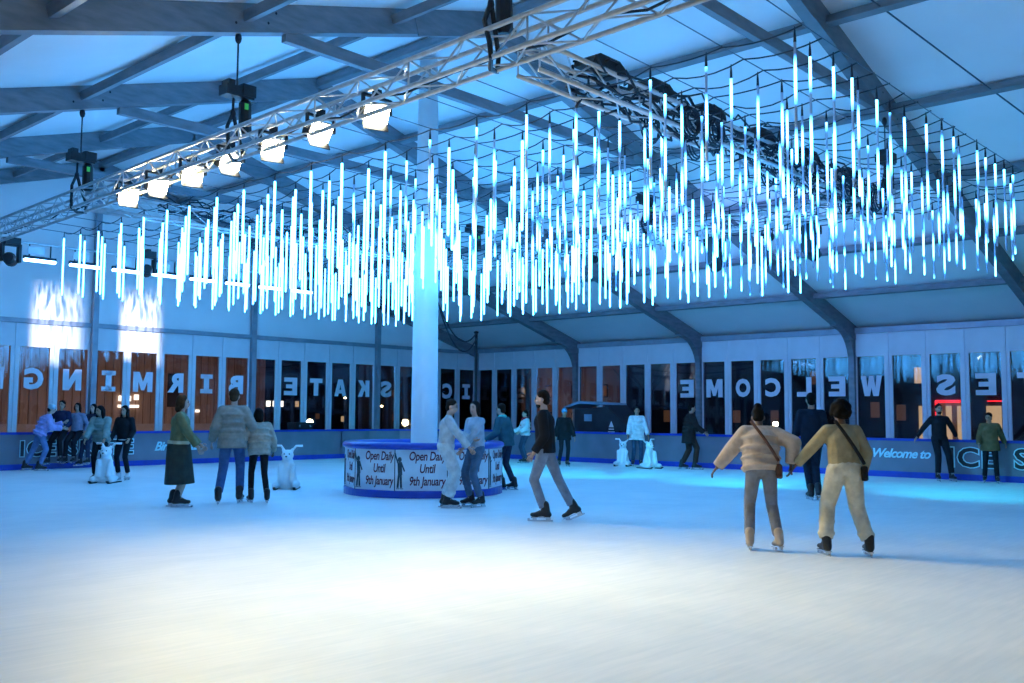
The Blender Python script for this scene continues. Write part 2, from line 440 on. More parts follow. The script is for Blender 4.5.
ordn = ['first', 'second', 'third', 'fourth', 'fifth', 'sixth', 'seventh', 'eighth', 'ninth', 'tenth', 'eleventh', 'twelfth', 'thirteenth', 'fourteenth', 'fifteenth', 'sixteenth', 'seventeenth', 'eighteenth', 'nineteenth', 'twentieth', 'twenty-first', 'twenty-second', 'twenty-third', 'twenty-fourth']
GL = 'ICE SKATE BIRMINGHAM'
nw = 1
for i in range(23):                                         # gable wall, counted from the corner
    x = 28 - 1 - i
    ch = GL[i] if i < len(GL) and GL[i] != ' ' else None
    glazed.flip = True
    glazed(nw, (x, YG, 0), (1, 0, 0), (0, 1, 0), ch,
           'gable wall glazed panel, %s from the corner%s' % (ordn[i], ', reversed letter ' + ch if ch else ', no letter')); nw += 1
RL = '         EMOCLEW SETAKS'
for i in range(22):                                         # long wall, counted from the corner
    y = 27 - i
    ch = RL[i] if i < len(RL) and RL[i] != ' ' else None
    glazed(nw, (X1, y, 0), (0, -1, 0), (1, 0, 0), ch,
           'long wall glazed panel, %s from the corner%s' % (ordn[i], ', reversed letter ' + ch if ch else ', no letter')); nw += 1

wl = tag(empty('wall_left', (XR, YG, 0)), 'white fabric gable above the glazed panels, with grey posts', kind='structure')
b = MB(); b.prism([(-15.2, 0.03, 3.8), (15.2, 0.03, 3.8), (15.2, 0.03, zr(28.2) + 0.2), (0, 0.03, ZR + 0.2), (-15.2, 0.03, zr(28.2) + 0.2)], (0, 0.04, 0)); b.build('gable_fabric', M['fabric'], wl)
b = MB(); b.bar((-15, -0.06, 3.8), (15, -0.06, 3.8), 0.10, 0.12); b.build('eave_rail', M['rail'], wl)
for x in (-10, -5, 0, 5, 10, 15):
    b = MB(); b.bar((x, -0.11, 0), (x, -0.11, zr(XR + x)), 0.15, 0.15, (1, 0, 0)); b.build('post', M['rail'], wl)
for s in (-1, 1):
    b = MB(); b.bar((0, -0.1, ZR), (s * 15.1, -0.1, zr(28.1)), 0.17, 0.36, (s * SL, 0, 1)); b.build('gable_rafter', M['alu'], wl)
wr = tag(empty('wall_right', (X1, 10, 0)), 'eave rail along the long glazed wall', kind='structure')
b = MB(); b.bar((-0.05, -18, 3.86), (-0.05, 17, 3.86), 0.12, 0.16); b.build('eave_rail', M['rail'], wr)
b = MB(); b.box((0, -14.5, 1.9), (0.06, 7, 3.8)); b.build('wall_sheet', M['fabric'], wr)
b = MB(); b.box((X0 - 0.05, 9.5, 1.95), (0.06, 35, 3.9)); tag(b.build('wall_near', M['fabric']), 'white fabric side wall near the camera', kind='structure')
b = MB(); b.prism([(X0, YB, 0), (X1, YB, 0), (X1, YB, ZE + 0.2), (XR, YB, ZR + 0.2), (X0, YB, ZE + 0.2)], (0, -0.05, 0)); tag(b.build('wall_back', M['fabric']), 'white fabric gable wall behind the camera', kind='structure')
b = MB(); b.box((1.5, YG + 0.02, 1.9), (7, 0.05, 3.8)); tag(b.build('wall_left_infill', M['fabric']), 'white fabric infill at the far left of the gable wall', kind='structure')

# ================================================================== rink barrier
def barrier(name, label, pts, group='rink barrier runs'):
    """pts = ground points along the run (rink on the left or right does not matter)"""
    t = empty(name, (pts[0][0], pts[0][1], 0)); o0 = V((pts[0][0], pts[0][1], 0)); tag(t, label, 'barrier', group)
    P = [V((x, y, 0)) - o0 for x, y in pts]
    for i in range(len(P) - 1):
        a, c = P[i], P[i + 1]; z = V((0, 0, 1))
        b = MB(); b.bar(a + z * 0.50, c + z * 0.50, 0.04, 0.74); b.build('board', M['board'], t)
        b = MB(); b.bar(a + z * 0.07, c + z * 0.07, 0.07, 0.14); b.build('kick_strip', M['blue'], t)
        b = MB(); b.bar(a + z * 0.90, c + z * 0.90, 0.11, 0.06); b.build('top_rail', M['blue'], t)
        b = MB(); b.bar(a, a + z * 0.87, 0.044, 0.044, (1, 0, 0)); b.build('post', M['board'], t)
    return t
left_pts = [(BX - BR - 2.1 * i, BY) for i in range(11)]
bl = barrier('rink_barrier', 'long rink barrier along the gable wall, lettered ICE SKATE Birmingham', left_pts)
barrier('rink_barrier', 'curved rink barrier in the far corner behind the round kiosk', [arc[k] for k in (12, 10, 8, 6, 4, 2, 0)])
right_pts = [(BX, BY - BR - 2.1 * i) for i in range(12)]
br = barrier('rink_barrier', 'long rink barrier along the right wall, lettered Welcome to ICE', right_pts)
def letter_on(parent, me, world, rot):
    o = link('lettering', me, parent, V(world) - parent.location, rot); return o
FX = (PI / 2, 0, -PI / 2)       # face -X
FY = (PI / 2, 0, 0)             # face -Y
letter_on(br, T_WEL, (BX - 0.024, 9.50, 0.56), FX)
for me_, dn, dm in ((T_ICE_O, 0.022, 0), (T_ICE, 0.026, 0), (T_SKATE_O, 0.022, 1), (T_SKATE, 0.026, 1)):
    letter_on(br, me_, (BX - dn, 8.40 - 1.42 * dm, 0.50), FX).scale = (1.3, 1.15, 1)
    letter_on(bl, me_, (10.78 + 1.18 * dm, BY - dn, 0.50), FY).scale = (1.08, 1, 1)
letter_on(bl, T_BIR, (15.05, BY - 0.024, 0.50), FY)
# round emblem further along
b = MB(); b.lathe([(0.13, 0), (0.16, 0), (0.16, 0.004), (0.13, 0.004), (0.13, 0)], n=20); b.box((0, 0, 0.002), (0.26, 0.05, 0.004))
o = b.build('emblem', M['inkcyan'], br); o.location = V((BX - 0.024, 13.35, 0.62)) - br.location; o.rotation_euler = FX
b = MB()
for k in range(6): b.box((-0.32 + 0.128 * k, 0, 0), (0.08, 0.16, 0.004)); 
o = b.build('emblem_lettering', M['board'], br); o.location = V((BX - 0.022, 13.35, 0.34)) - br.location; o.rotation_euler = FX

# ================================================================== round kiosk and column
KC = V((13.45, 14.05, 0)); KR = 1.44; NP = 10
k = tag(empty('round_kiosk', KC), 'round kiosk with white poster panels and blue counter, around the column', 'kiosk')
toC = math.atan2(CAM.y - KC.y, CAM.x - KC.x)
for i in range(NP):
    a0 = toC + 2 * PI * (i - 0.5) / NP - 0.03; a1 = a0 + 2 * PI / NP; am = (a0 + a1) / 2
    p0 = V((KR * math.cos(a0), KR * math.sin(a0), 0)); p1 = V((KR * math.cos(a1), KR * math.sin(a1), 0))
    z = V((0, 0, 1))
    b = MB(); b.bar(p0 + z * 0.47, p1 + z * 0.47, 0.03, 0.74); pnl = b.build('poster_panel', M['poster'], k)
    b = MB(); b.bar(p0 * 1.006 + z * 0.12, p0 * 1.006 + z * 0.84, 0.014, 0.02, (1, 0, 0)); b.build('joint_strip', M['blacksteel'], k)
    nrm = V((math.cos(am), math.sin(am), 0)); mid = (p0 + p1) / 2 + nrm * 0.019
    tx = (p1 - p0).normalized()                              # reading direction
    rotm = Matrix((tx, z, nrm)).transposed()
    def onp(u, h): return mid + tx * u + z * h
    o = link('lettering', T_OPEN, pnl, onp(0.10, 0.50)); o.rotation_euler = rotm.to_euler(); o.scale = (0.78, 1.15, 1)
    # skater silhouette at the left of each poster
    b = MB(); u0 = -0.37; q = 0.002
    def seg(u1, h1, u2_, h2, wd): 
        a_, c_ = V((u1, h1, q)), V((u2_, h2, q)); b.bar(a_, c_, wd, 0.002, (0, 0, 1))
    b.ell((u0, 0.66, q), (0.035, 0.045, 0.002), n=10, m=6)
    seg(u0, 0.62, u0 + 0.01, 0.40, 0.075); seg(u0 - 0.01, 0.42, u0 - 0.03, 0.18, 0.035); seg(u0 + 0.02, 0.42, u0 + 0.03, 0.18, 0.035)
    seg(u0 - 0.03, 0.60, u0 - 0.085, 0.78, 0.024); seg(u0 + 0.03, 0.60, u0 + 0.085, 0.46 + 0.08 * (i % 3), 0.024)
    seg(u0 - 0.055, 0.165, u0 + 0.0, 0.165, 0.012); seg(u0 + 0.01, 0.165, u0 + 0.065, 0.165, 0.012)
    o = b.build('skater_figure', M['figure'], pnl, loc=mid); o.rotation_euler = rotm.to_euler()
b = MB(); b.lathe([(KR - 0.06, 0.005), (KR + 0.02, 0.005), (KR + 0.02, 0.13), (KR - 0.06, 0.13), (KR - 0.06, 0.005)], n=60); b.build('kick_strip', M['blue'], k)
b = MB(); b.lathe([(KR - 0.22, 0.85), (KR + 0.02, 0.83), (KR + 0.05, 0.86), (KR + 0.05, 0.91), (KR + 0.01, 0.945), (KR - 0.20, 0.945), (KR - 0.22, 0.85)], n=60); b.build('counter', M['blue'], k, True)
c = tag(empty('support_column', KC), 'tall white sleeved column rising from the round kiosk to the ridge', 'column')
b = MB(); b.lathe([(0.0, 0), (0.25, 0), (0.25, 0.3), (0.245, 1.5), (0.225, 4.5), (0.175, 8.2), (0, 8.2)], n=24); b.build('sleeve', M['column'], c, smooth=True)
b = MB(); b.lathe([(0.25, 0), (0.40, 0), (0.40, 0.05), (0.25, 0.05)], n=24); b.build('base_plate', M['rail'], c)

# ================================================================== lighting trusses
def truss(label, p0, p1, size=0.29, pitch=0.42):
    p0, p1 = V(p0), V(p1); ax = (p1 - p0).normalized(); L_ = (p1 - p0).length
    t = empty('lighting_truss', p0); t.rotation_euler = (0, 0, math.atan2(ax.y, ax.x)); tag(t, label, 'truss', 'box trusses of the lighting rig')
    h = size / 2
    b = MB(); b.tube([(0, 0, 0), (L_, 0, 0)], 0.027, 8); ch = b.mesh('chord', M['truss'], True)
    for y in (-h, h):
        for z in (-h, h): link('chord', ch, t, (0, y, z))
    n = int(L_ / pitch); d = L_ / n
    dl = math.hypot(d, size); b = MB(); b.tube([(0, 0, 0), (dl, 0, 0)], 0.011, 5); bm_ = b.mesh('brace', M['truss'], True)
    b = MB(); b.tube([(0, 0, 0), (0, 0, size)], 0.011, 5); pm_ = b.mesh('strut', M['truss'], True)
    an = math.atan2(size, d)
    for i in range(n):
        s = 1 if i % 2 else -1
        for y in (-h, h): link('brace', bm_, t, (i * d, y, -s * h), (0, -s * an, 0))
        for z in (-h, h): link('brace', bm_, t, (i * d, -s * h, z), (0, 0, s * an))
    for i in range(0, n + 1, 4):
        for y in (-h, h): link('strut', pm_, t, (i * d, y, -h))
    return t
TZ = 5.0
truss('long front lighting truss carrying the warm floodlights', (7.70, 3.0, TZ), (8.40, 23.5, TZ))
truss('near cross truss laden with cable bundles and boxes', (8.35, 7.0, TZ + 0.05), (17.5, 7.0, TZ + 0.12))
truss('far cross truss hanging in front of the gable wall', (8.35, 17.0, TZ + 0.05), (17.5, 17.0, TZ + 0.12))
truss('right-hand truss on the far side of the icicle lights', (17.72, 6.8, TZ + 0.15), (17.72, 17.2, TZ + 0.15))

# chain hoists
def hoist(x, y, label, zt=TZ):
    zb = zr(x) - 0.2
    t = tag(empty('chain_hoist', (x, y, zt)), label, 'hoist', 'chain hoists of the lighting rig')
    b = MB(); b.tube([(0, 0, 0.8), (0, 0, zb - zt)], 0.012, 6); b.build('chain', M['blacksteel'], t)
    b = MB(); b.box((0, 0, 0.74), (0.42, 0.20, 0.14)); b.box((-0.13, 0, 0.83), (0.10, 0.18, 0.10)); b.box((0.13, 0.0, 0.78), (0.20, 0.22, 0.16)); b.build('motor_body', M['black'], t)
    b = MB(); b.tube([(0.13, 0, 0.66), (0.13, 0, 0.62), (0.14, 0, 0.24), (0.14, 0, 0.20)], [0.06, 0.085, 0.09, 0.05], 10); b.build('chain_bag', M['black'], t)
    b = MB(); b.box((0.10, -0.085, 0.56), (0.05, 0.02, 0.08)); b.build('tag_plate', M['green'], t)
    b = MB(); b.tube([(-0.05, 0, 0.66), (-0.05, 0, 0.46)], 0.018, 6); b.ell((-0.05, 0, 0.44), (0.04, 0.03, 0.06), n=8, m=6); b.build('hook', M['blacksteel'], t)
    for s in (-1, 1):
        b = MB(); b.tube([(-0.05, 0, 0.46), (-0.05 + 0.07 * s, 0.02, 0.26), (0.17 * s, 0.10 * s, 0.0), (0.17 * s, 0.12 * s, -0.15), (0.0, 0.05, -0.18)], 0.026, 6); b.build('sling', M['black'], t)
    b = MB(); b.ell((0, 0, zb - zt - 0.06), (0.05, 0.04, 0.08), n=8, m=6); b.build('shackle', M['blacksteel'], t)
    return t
hoist(7.84, 7.0, 'chain hoist nearest the camera, above the front truss and cross truss joint')
hoist(8.08, 12.0, 'chain hoist above the floodlights on the front truss')
hoist(8.18, 17.0, 'chain hoist at the left end of the floodlights')
hoist(17.7, 7.0, 'chain hoist at the right end of the cable-laden cross truss', TZ + 0.15)
hoist(17.7, 12.0, 'chain hoist over the middle of the right-hand truss', TZ + 0.15)
hoist(17.7, 17.0, 'chain hoist just right of the white column', TZ + 0.15)

# floodlights on the front truss
def spot(name, parent, loc, target, energy, color, angle, blend, size=0.15):
    ld = bpy.data.lights.new(name, 'SPOT'); ld.energy = energy; ld.color = color; ld.spot_size = angle; ld.spot_blend = blend; ld.shadow_soft_size = size
    o = bpy.data.objects.new(name, ld); COL.objects.link(o); o.parent = parent
    o.location = loc; o.rotation_euler = (V(target) - V(loc)).to_track_quat('-Z', 'Y').to_euler(); return o
fl = [9.2, 10.3, 11.35, 12.4, 13.45, 14.5, 15.5]
for i, y in enumerate(fl):
    base = V((8.25 + 0.02 * (y - 12), y, TZ - 0.03))
    t = tag(empty('flood_light', base), 'warm white floodlight on the front truss, %s from the camera' % ordn[i], 'floodlight', 'floodlights on the front truss')
    aim = (V((6.9 + (1.2 if i % 2 else -1.2), 0.20 * y + 0.2, 0)) - base).normalized()
    R_ = aim.to_track_quat('-Z', 'Y').to_matrix()
    b = MB(); b.bar((-0.2, 0, 0.12), (0.2, 0, 0.12), 0.04, 0.03); b.bar((-0.2, 0, -0.05), (-0.2, 0, 0.13), 0.04, 0.03, (1, 0, 0)); b.bar((0.2, 0, -0.05), (0.2, 0, 0.13), 0.04, 0.03, (1, 0, 0)); b.box((0, 0, 0.16), (0.08, 0.08, 0.1)); b.build('yoke', M['blacksteel'], t)
    b = MB(); b.box((0, 0, 0.09), (0.30, 0.20, 0.14)); b.box((0, 0, 0.18), (0.24, 0.14, 0.06)); o = b.build('housing', M['blacksteel'], t, loc=(0, 0, -0.08)); o.rotation_euler = R_.to_euler()
    b = MB(); b.box((0, 0, 0.0), (0.28, 0.18, 0.03)); o = b.build('lens', M['lens_warm'], t, loc=(0, 0, -0.08)); o.rotation_euler = R_.to_euler()
    for s in (-1, 1):
        b = MB(); b.box((0, s * 0.13, -0.05), (0.30, 0.01, 0.10), Matrix.Rotation(s * 0.5, 3, 'X')); o = b.build('barn_door', M['blacksteel'], t, loc=(0, 0, -0.08)); o.rotation_euler = R_.to_euler()
    spot('flood_lamp', t, V((0, 0, -0.08)) + aim * 0.05, aim * 5, FLOOD_W, FLOOD_COLOR, math.radians(85), 0.9)

# moving heads
def moving_head(loc, target, label, energy, color, angle, gobo=False, lensmat='lens_cool', blend=0.5, group='moving head lights'):
    t = tag(empty('moving_head_light', loc), label, 'stage light', group); loc = V(loc)
    aim = (V(target) - loc).normalized(); R_ = aim.to_track_quat('-Z', 'Y').to_matrix().to_euler()
    b = MB(); b.box((0, 0, 0.38), (0.30, 0.30, 0.14)); b.box((0, 0, 0.47), (0.08, 0.2, 0.06)); b.build('base', M['black'], t)
    b = MB(); b.box((-0.17, 0, 0.14), (0.05, 0.16, 0.38)); b.box((0.17, 0, 0.14), (0.05, 0.16, 0.38)); b.box((0, 0, 0.31), (0.38, 0.16, 0.04)); b.build('yoke', M['black'], t)
    b = MB(); b.lathe([(0, 0.2), (0.10, 0.2), (0.13, 0.12), (0.13, -0.08), (0.11, -0.18), (0.085, -0.18)], n=16); o = b.build('head', M['black'], t); o.rotation_euler = R_
    b = MB(); b.lathe([(0, -0.17), (0.085, -0.17), (0.085, -0.16), (0, -0.16)], n=16); o = b.build('lens', M[lensmat], t); o.rotation_euler = R_
    l = spot('head_lamp', t, aim * 0.24, aim * 5, energy, color, angle, blend, 0.02)
    if gobo:
        ld = l.data; ld.use_nodes = True; N, L = ld.node_tree.nodes, ld.node_tree.links
        em = N['Emission']; tc = N.new('ShaderNodeTexCoord'); sx = N.new('ShaderNodeSeparateXYZ'); L.new(tc.outputs['Normal'], sx.inputs[0])
        def mth(op, a_, b_=None):
            n = N.new('ShaderNodeMath'); n.operation = op
            for i_, q in enumerate((a_, b_)):
                if q is None: continue
                if isinstance(q, (int, float)): n.inputs[i_].default_value = q
                else: L.new(q, n.inputs[i_])
            return n.outputs[0]
        def ss(v_, lo, hi):
            n = N.new('ShaderNodeMapRange'); n.interpolation_type = 'SMOOTHSTEP'; n.inputs['From Min'].default_value = lo; n.inputs['From Max'].default_value = hi
            L.new(v_, n.inputs[0]); return n.outputs[0]
        zz = mth('ABSOLUTE', sx.outputs['Z']); tx_ = mth('DIVIDE', sx.outputs['X'], zz); ty_ = mth('DIVIDE', sx.outputs['Y'], zz)
        cb = N.new('ShaderNodeCombineXYZ'); L.new(mth('MULTIPLY', tx_, 75.0), cb.inputs[0]); L.new(mth('MULTIPLY', ty_, 9.0), cb.inputs[1])
        nz = N.new('ShaderNodeTexNoise'); nz.inputs['Scale'].default_value = 1.0; nz.inputs['Detail'].default_value = 3; L.new(cb.outputs[0], nz.inputs['Vector'])
        top_ = ss(mth('ADD', ty_, mth('MULTIPLY', nz.outputs[0], 0.18)), 0.30, 0.16)
        msk = mth('MULTIPLY', mth('MULTIPLY', ss(mth('ADD', mth('ABSOLUTE', tx_), mth('MULTIPLY', nz.outputs[0], 0.05)), 0.15, 0.09), ss(ty_, -0.24, -0.18)), top_)
        stre = mth('ADD', mth('MULTIPLY', ss(nz.outputs[0], 0.40, 0.60), 0.9), mth('MULTIPLY', ss(ty_, 0.10, -0.12), 0.7))
        L.new(mth('MULTIPLY', msk, stre), em.inputs['Strength'])
    return t
moving_head((8.95, 22.0, 4.62), (12.0, 27.0, 3.95), 'black moving head at the far left, by the LED bars', 2600, (1.0, 0.92, 1.0), math.radians(44), True)
moving_head((11.96, 22.0, 4.72), (14.35, 27.0, 4.05), 'black moving head between the LED bars, in front of the gable', 2600, (1.0, 0.92, 1.0), math.radians(44), True)
for i, (y, tx_) in enumerate([(8.4, (21.5, 6.0, 0)), (10.4, (21.0, 11.0, 0)), (12.6, (21.0, 16.0, 0)), (14.8, (20.0, 20.5, 0))]):
    moving_head((17.72, y, TZ - 0.55), tx_, 'moving head under the right-hand truss, %s from the camera' % ordn[i], WASH_W, (0.03, 0.75, 1.0), math.radians(62), False, blend=0.9)

# LED bars on a pipe in front of the gable
t = tag(empty('hanging_pipe', (13.0, 22.0, 5.02)), 'thin steel pipe slung in front of the gable carrying LED bars', 'pipe')
b = MB(); b.tube([(-6, 0, 0), (6, 0, 0)], 0.025, 8); b.build('pipe', M['truss'], t)
for x in (-5, 0, 5):
    b = MB(); b.tube([(x, 0, 0.02), (x, 0, zr(13 + x) - 5.02 - 0.2)], 0.008, 5); b.build('drop_wire', M['wire'], t)
for i in range(8):
    x = 9.55 + 0.96 * i
    t = tag(empty('led_bar', (x, 22.0, 4.66)), 'cyan LED bar light under the gable pipe, %s from the left' % ordn[i], 'light bar', 'LED bars before the gable')
    b = MB(); b.box((0, 0, 0.05), (0.66, 0.09, 0.07)); b.build('housing', M['blacksteel'], t)
    b = MB(); b.box((0, -0.01, -0.005), (0.64, 0.085, 0.055)); b.build('diffuser', M['bar_led'], t)
    b = MB(); b.box((-0.1, -0.05, 0.2), (0.34, 0.03, 0.16)); b.build('mount_plate', M['upvc'], t)
    for s in (-1, 1):
        b = MB(); b.bar((s * 0.22, 0, 0.07), (s * 0.22, 0, 0.37), 0.03, 0.02, (1, 0, 0)); b.build('bracket', M['blacksteel'], t)

# ================================================================== icicle tubes on a wire grid
GX0, GDX, GNX = 9.33, 0.418, 22
GY0, GDY, GNY = 4.52, 0.83, 20
HT = 5.03; TL = 1.2
b = MB(); b.tube([(0, 0, -0.03), (0, 0, -0.06), (0, 0, -0.3), (0, 0, -0.6), (0, 0, -0.9), (0, 0, -TL + 0.02), (0, 0, -TL)], [0.010, 0.0135, 0.0135, 0.0135, 0.0135, 0.0135, 0.005], 8)
tube_s = b.mesh('led_tube', M['tube_streak'], True)
TB = MB(); TB.tube([(0, 0, -0.03), (0, 0, -0.06), (0, 0, -0.6), (0, 0, -TL + 0.02), (0, 0, -TL)], [0.012, 0.0175, 0.0175, 0.0175, 0.006], 8); tube_f = TB.mesh('led_tube', M['tube_full'], True)
b = MB(); b.tube([(0, 0, 0.09), (0, 0, 0.01), (0, 0, -0.06)], [0.004, 0.012, 0.0145], 8); cap_m = b.mesh('end_cap', M['blacksteel'], True); CB = b
allt = []
for i in range(GNX):
    x = GX0 + GDX * i; pts = []; sags = []
    for j in range(GNY - 1):
        sg = random.uniform(0.02, 0.10); sags.append(sg)
        for k_ in range(5):
            tt = k_ / 5; pts.append((x, GY0 + GDY * (j + tt), HT - 4 * sg * tt * (1 - tt)))
    sags.append(0); pts.append((x, GY0 + GDY * (GNY - 1), HT))
    o = MB().tube(pts, 0.008, 5).build('power_cable', M['cable'], smooth=True)
    tag(o, 'dark sagging power cable feeding one line of icicle tubes', 'cable', 'power cables of the icicle grid')
    for j in range(GNY):
        tt = random.uniform(0.0, 0.22) if j < GNY - 1 else 0.0
        y = GY0 + GDY * (j + tt)
        allt.append((math.hypot(x - CAM.x, y - CAM.y), V((x, y, HT - 4 * sags[j] * tt * (1 - tt) - 0.07)), y))
allt.sort(key=lambda q: q[0])
rest = MB(); restc = MB()
for n, (d, p, y) in enumerate(allt):
    full = random.random() < min(1, max(0, (y - 8.0) / 5.0))
    if n < 300:
        o = link('icicle_light', tube_f if full else tube_s, None, p)
        tag(o, 'slim LED icicle tube hanging from the wire grid in the nearer rows', 'light tube', 'LED icicle tubes')
        link('end_cap', cap_m, o)
    else:
        rest.add([V(q) + p for q in TB.v], TB.f); restc.add([V(q) + p for q in CB.v], CB.f)
o = rest.build('icicle_lights_far', M['tube_full'], None, True); tag(o, 'mass of white LED icicle tubes in the farthest rows of the grid', 'light tubes', 'LED icicle tubes', 'stuff')
tag(restc.build('end_caps', M['blacksteel'], o, True), kind='stuff')
for j in range(GNY):
    y = GY0 + GDY * j
    o = MB().tube([(8.3, y, HT + 0.02), (13, y, HT - 0.03), (18.5, y, HT + 0.02)], 0.006, 5).build('support_wire', M['wire'])
    tag(o, 'thin steel support wire strung across the icicle light grid', 'wire', 'support wires of the icicle grid')
# cable bundles and boxes on the near cross truss
for s_, (xa, xb) in enumerate([(9.2, 11.6), (11.0, 13.6), (13.0, 15.6), (15.0, 17.3)]):
    t = tag(empty('cable_bundle', ((xa + xb) / 2, 7.0, TZ + 0.1)), 'tangled dark cable bundle on the near cross truss, %s from the camera' % ordn[s_], 'cables', 'cable bundles on the cross truss')
    for q in range(10):
        pts = []; zc = random.uniform(-0.3, 0.22); yc = random.uniform(-0.22, 0.22)
        for k_ in range(15):
            tt = k_ / 14
            pts.append(((xa + (xb - xa) * tt) - (xa + xb) / 2 + random.uniform(-0.09, 0.09), yc + random.uniform(-0.08, 0.08), zc + random.uniform(-0.10, 0.10)))
        b = MB(); b.tube(pts, random.uniform(0.011, 0.02), 5); b.build('cable', M['cable'], t, True)
    for q in range(3):
        cx_ = random.uniform(-0.8, 0.8); cy_ = random.choice((-0.26, 0.26)); b = MB()
        for lap in range(3):
            b.tube([(cx_ + (0.15 + 0.02 * lap) * math.cos(a), cy_ + 0.03 * lap, -0.12 + (0.15 + 0.02 * lap) * math.sin(a)) for a in [2 * PI * h / 14 for h in range(15)]], 0.012, 5, cap=False)
        b.build('cable_coil', M['cable'], t, True)
for s_, x in enumerate((9.55, 10.55, 11.75, 13.1, 14.5, 16.0)):
    t = tag(empty('dimmer_box', (x, 7.0, TZ + 0.24)), 'black power box on top of the near cross truss, %s from the camera' % ordn[s_], 'box', 'power boxes on the cross truss')
    pts = [(-0.30, 0, 0), (0.30, 0, 0), (0.28, 0, 0.07), (0.18, 0, 0.13), (-0.18, 0, 0.13), (-0.28, 0, 0.07)]
    b = MB(); b.prism([V(p) + V((0, -0.14, 0)) for p in pts], (0, 0.28, 0)); b.build('case', M['black'], t)
    b = MB(); b.tube([(-0.10, -0.13, 0.06), (-0.08, -0.19, 0.08), (0.08, -0.19, 0.08), (0.10, -0.13, 0.06)], 0.012, 5); b.build('handle', M['blacksteel'], t)
# dark cable lying in the front truss, bundles on the far truss
o = MB().tube([(7.72 + 0.0137 * k_ + 0.05 * math.sin(k_ * 1.7), 3.2 + 0.4 * k_, TZ - 0.09 + 0.03 * math.sin(k_ * 2.3)) for k_ in range(49)], 0.013, 6).build('power_cable', M['cable'], smooth=True)
tag(o, 'thick black cable lying along the inside of the front truss', 'cable')
for s_, xa in enumerate((9.6, 12.2, 14.8)):
    t = tag(empty('cable_bundle', (xa, 17.0, TZ + 0.1)), 'tangled dark cable bundle on the far cross truss, %s from the left' % ordn[s_], 'cables', 'cable bundles on the far truss')
    for q in range(6):
        b = MB(); yc, zc = random.uniform(-0.15, 0.15), random.uniform(-0.15, 0.2)
        b.tube([(0.17 * h, yc + random.uniform(-0.08, 0.08), zc + random.uniform(-0.09, 0.09)) for h in range(14)], 0.016, 5); b.build('cable', M['cable'], t, True)
# black pole behind the corner barrier with cables swagged to it from the rig
t = tag(empty('cable_pole', (25.0, 24.05, -0.1)), 'slim black pole holding up swagged cables in the far corner', 'pole')
b = MB(); b.tube([(0, 0, 0.02), (0, 0, 4.36)], 0.05, 10); b.build('pole', M['black'], t)
b = MB(); b.lathe([(0, 0), (0.35, 0), (0.35, 0.03), (0.06, 0.05), (0, 0.05)], n=16); b.build('base', M['black'], t)
b = MB(); b.ell((0, 0, 4.36), (0.09, 0.09, 0.05), n=10, m=6); b.build('cap', M['blacksteel'], t)
for s_, dz in enumerate((0.0, 0.2)):
    pts = []
    for h in range(13):
        tt = h / 12; p = V((18.0, 18.6, 4.35)).lerp(V((24.95, 24.0, 4.22 - dz)), tt); p.z -= (0.62 + dz) * 4 * tt * (1 - tt); pts.append(p)
    o = MB().tube(pts, 0.022, 6).build('swag_cable', M['cable'], smooth=True); tag(o, ['upper', 'lower'][s_] + ' black cable swagged from the rig to the corner pole', 'cable')
# par cans on the far side of the right-hand truss, washing the low roof slope violet
for s_, y in enumerate((9.4, 11.4, 13.6)):
    t = tag(empty('par_light', (18.0, y, TZ - 0.12)), 'small par can on the right-hand truss, %s from the camera' % ordn[s_], 'stage light', 'par cans on the right-hand truss')
    aim = V((7.5, 0.5 + 0.8 * s_, -0.2)).normalized(); R_ = aim.to_track_quat('-Z', 'Y').to_euler()
    b = MB(); b.lathe([(0, 0.12), (0.06, 0.12), (0.09, 0.04), (0.09, -0.12), (0.08, -0.12)], n=14); o = b.build('can', M['blacksteel'], t); o.rotation_euler = R_
    b = MB(); b.lathe([(0, -0.10), (0.08, -0.10), (0.08, -0.09), (0, -0.09)], n=14); o = b.build('lens', M['lens_cool'], t); o.rotation_euler = R_
    b = MB(); b.tube([(0, -0.1, 0), (0, -0.1, 0.12), (0, 0.1, 0.12), (0, 0.1, 0)], 0.012, 5); b.build('yoke', M['blacksteel'], t)
    spot('par_lamp', t, aim * 0.14, aim * 5, 260, (0.22, 0.33, 1.0), math.radians(120), 0.8, 0.08)

# ================================================================== outside the glass
b = MB(); b.box((25, 30, -0.2), (140, 140, 0.1)); tag(b.build('ground_outside', M['street']), 'dark paved street outside the tent', kind='structure')
# timber-clad building beyond the gable: vertical boards
t = tag(empty('timber_clad_building', (17.0, 36.0, 0)), 'brown timber-clad building close outside the gable wall', 'building')
b = MB(); b.box((0, 0.3, 3.0), (15.0, 0.4, 6.0)); b.build('wall', M['brown2'], t)
for i in range(50):
    b = MB(); b.box((-7.35 + 0.30 * i, 0.06, 3.0), (0.27, 0.06, 6.0)); b.build('plank', M['brown'] if i % 3 else M['brown2'], t)
b = MB(); b.box((-1.0, 0.0, 0.5), (13.0, 0.1, 1.0)); b.build('plinth', M['render_'], t)
for x, z, wd, hh in [(-5.2, 1.8, 0.9, 2.6), (-5.9, 2.3, 0.15, 2.0)]:
    b = MB(); b.box((x, 0.0, z), (wd, 0.1, hh)); b.build('panel', M['render_'], t)
for i, (x, z) in enumerate([(1.2, 1.95), (1.5, 1.95), (1.8, 2.0), (4.35, 1.5)]):
    b = MB(); b.box((x, -0.02, z), (0.16, 0.06, 0.2 if i < 3 else 0.10)); b.build('lit_sign_piece', M['win_white'], t)
b = MB(); b.box((1.5, -0.02, 1.66), (0.8, 0.06, 0.10)); b.build('lit_sign_piece', M['win_white'], t)
b = MB(); b.box((3.3, 0.0, 2.3), (0.45, 0.08, 1.3)); b.build('window', M['darkbuild'], t)

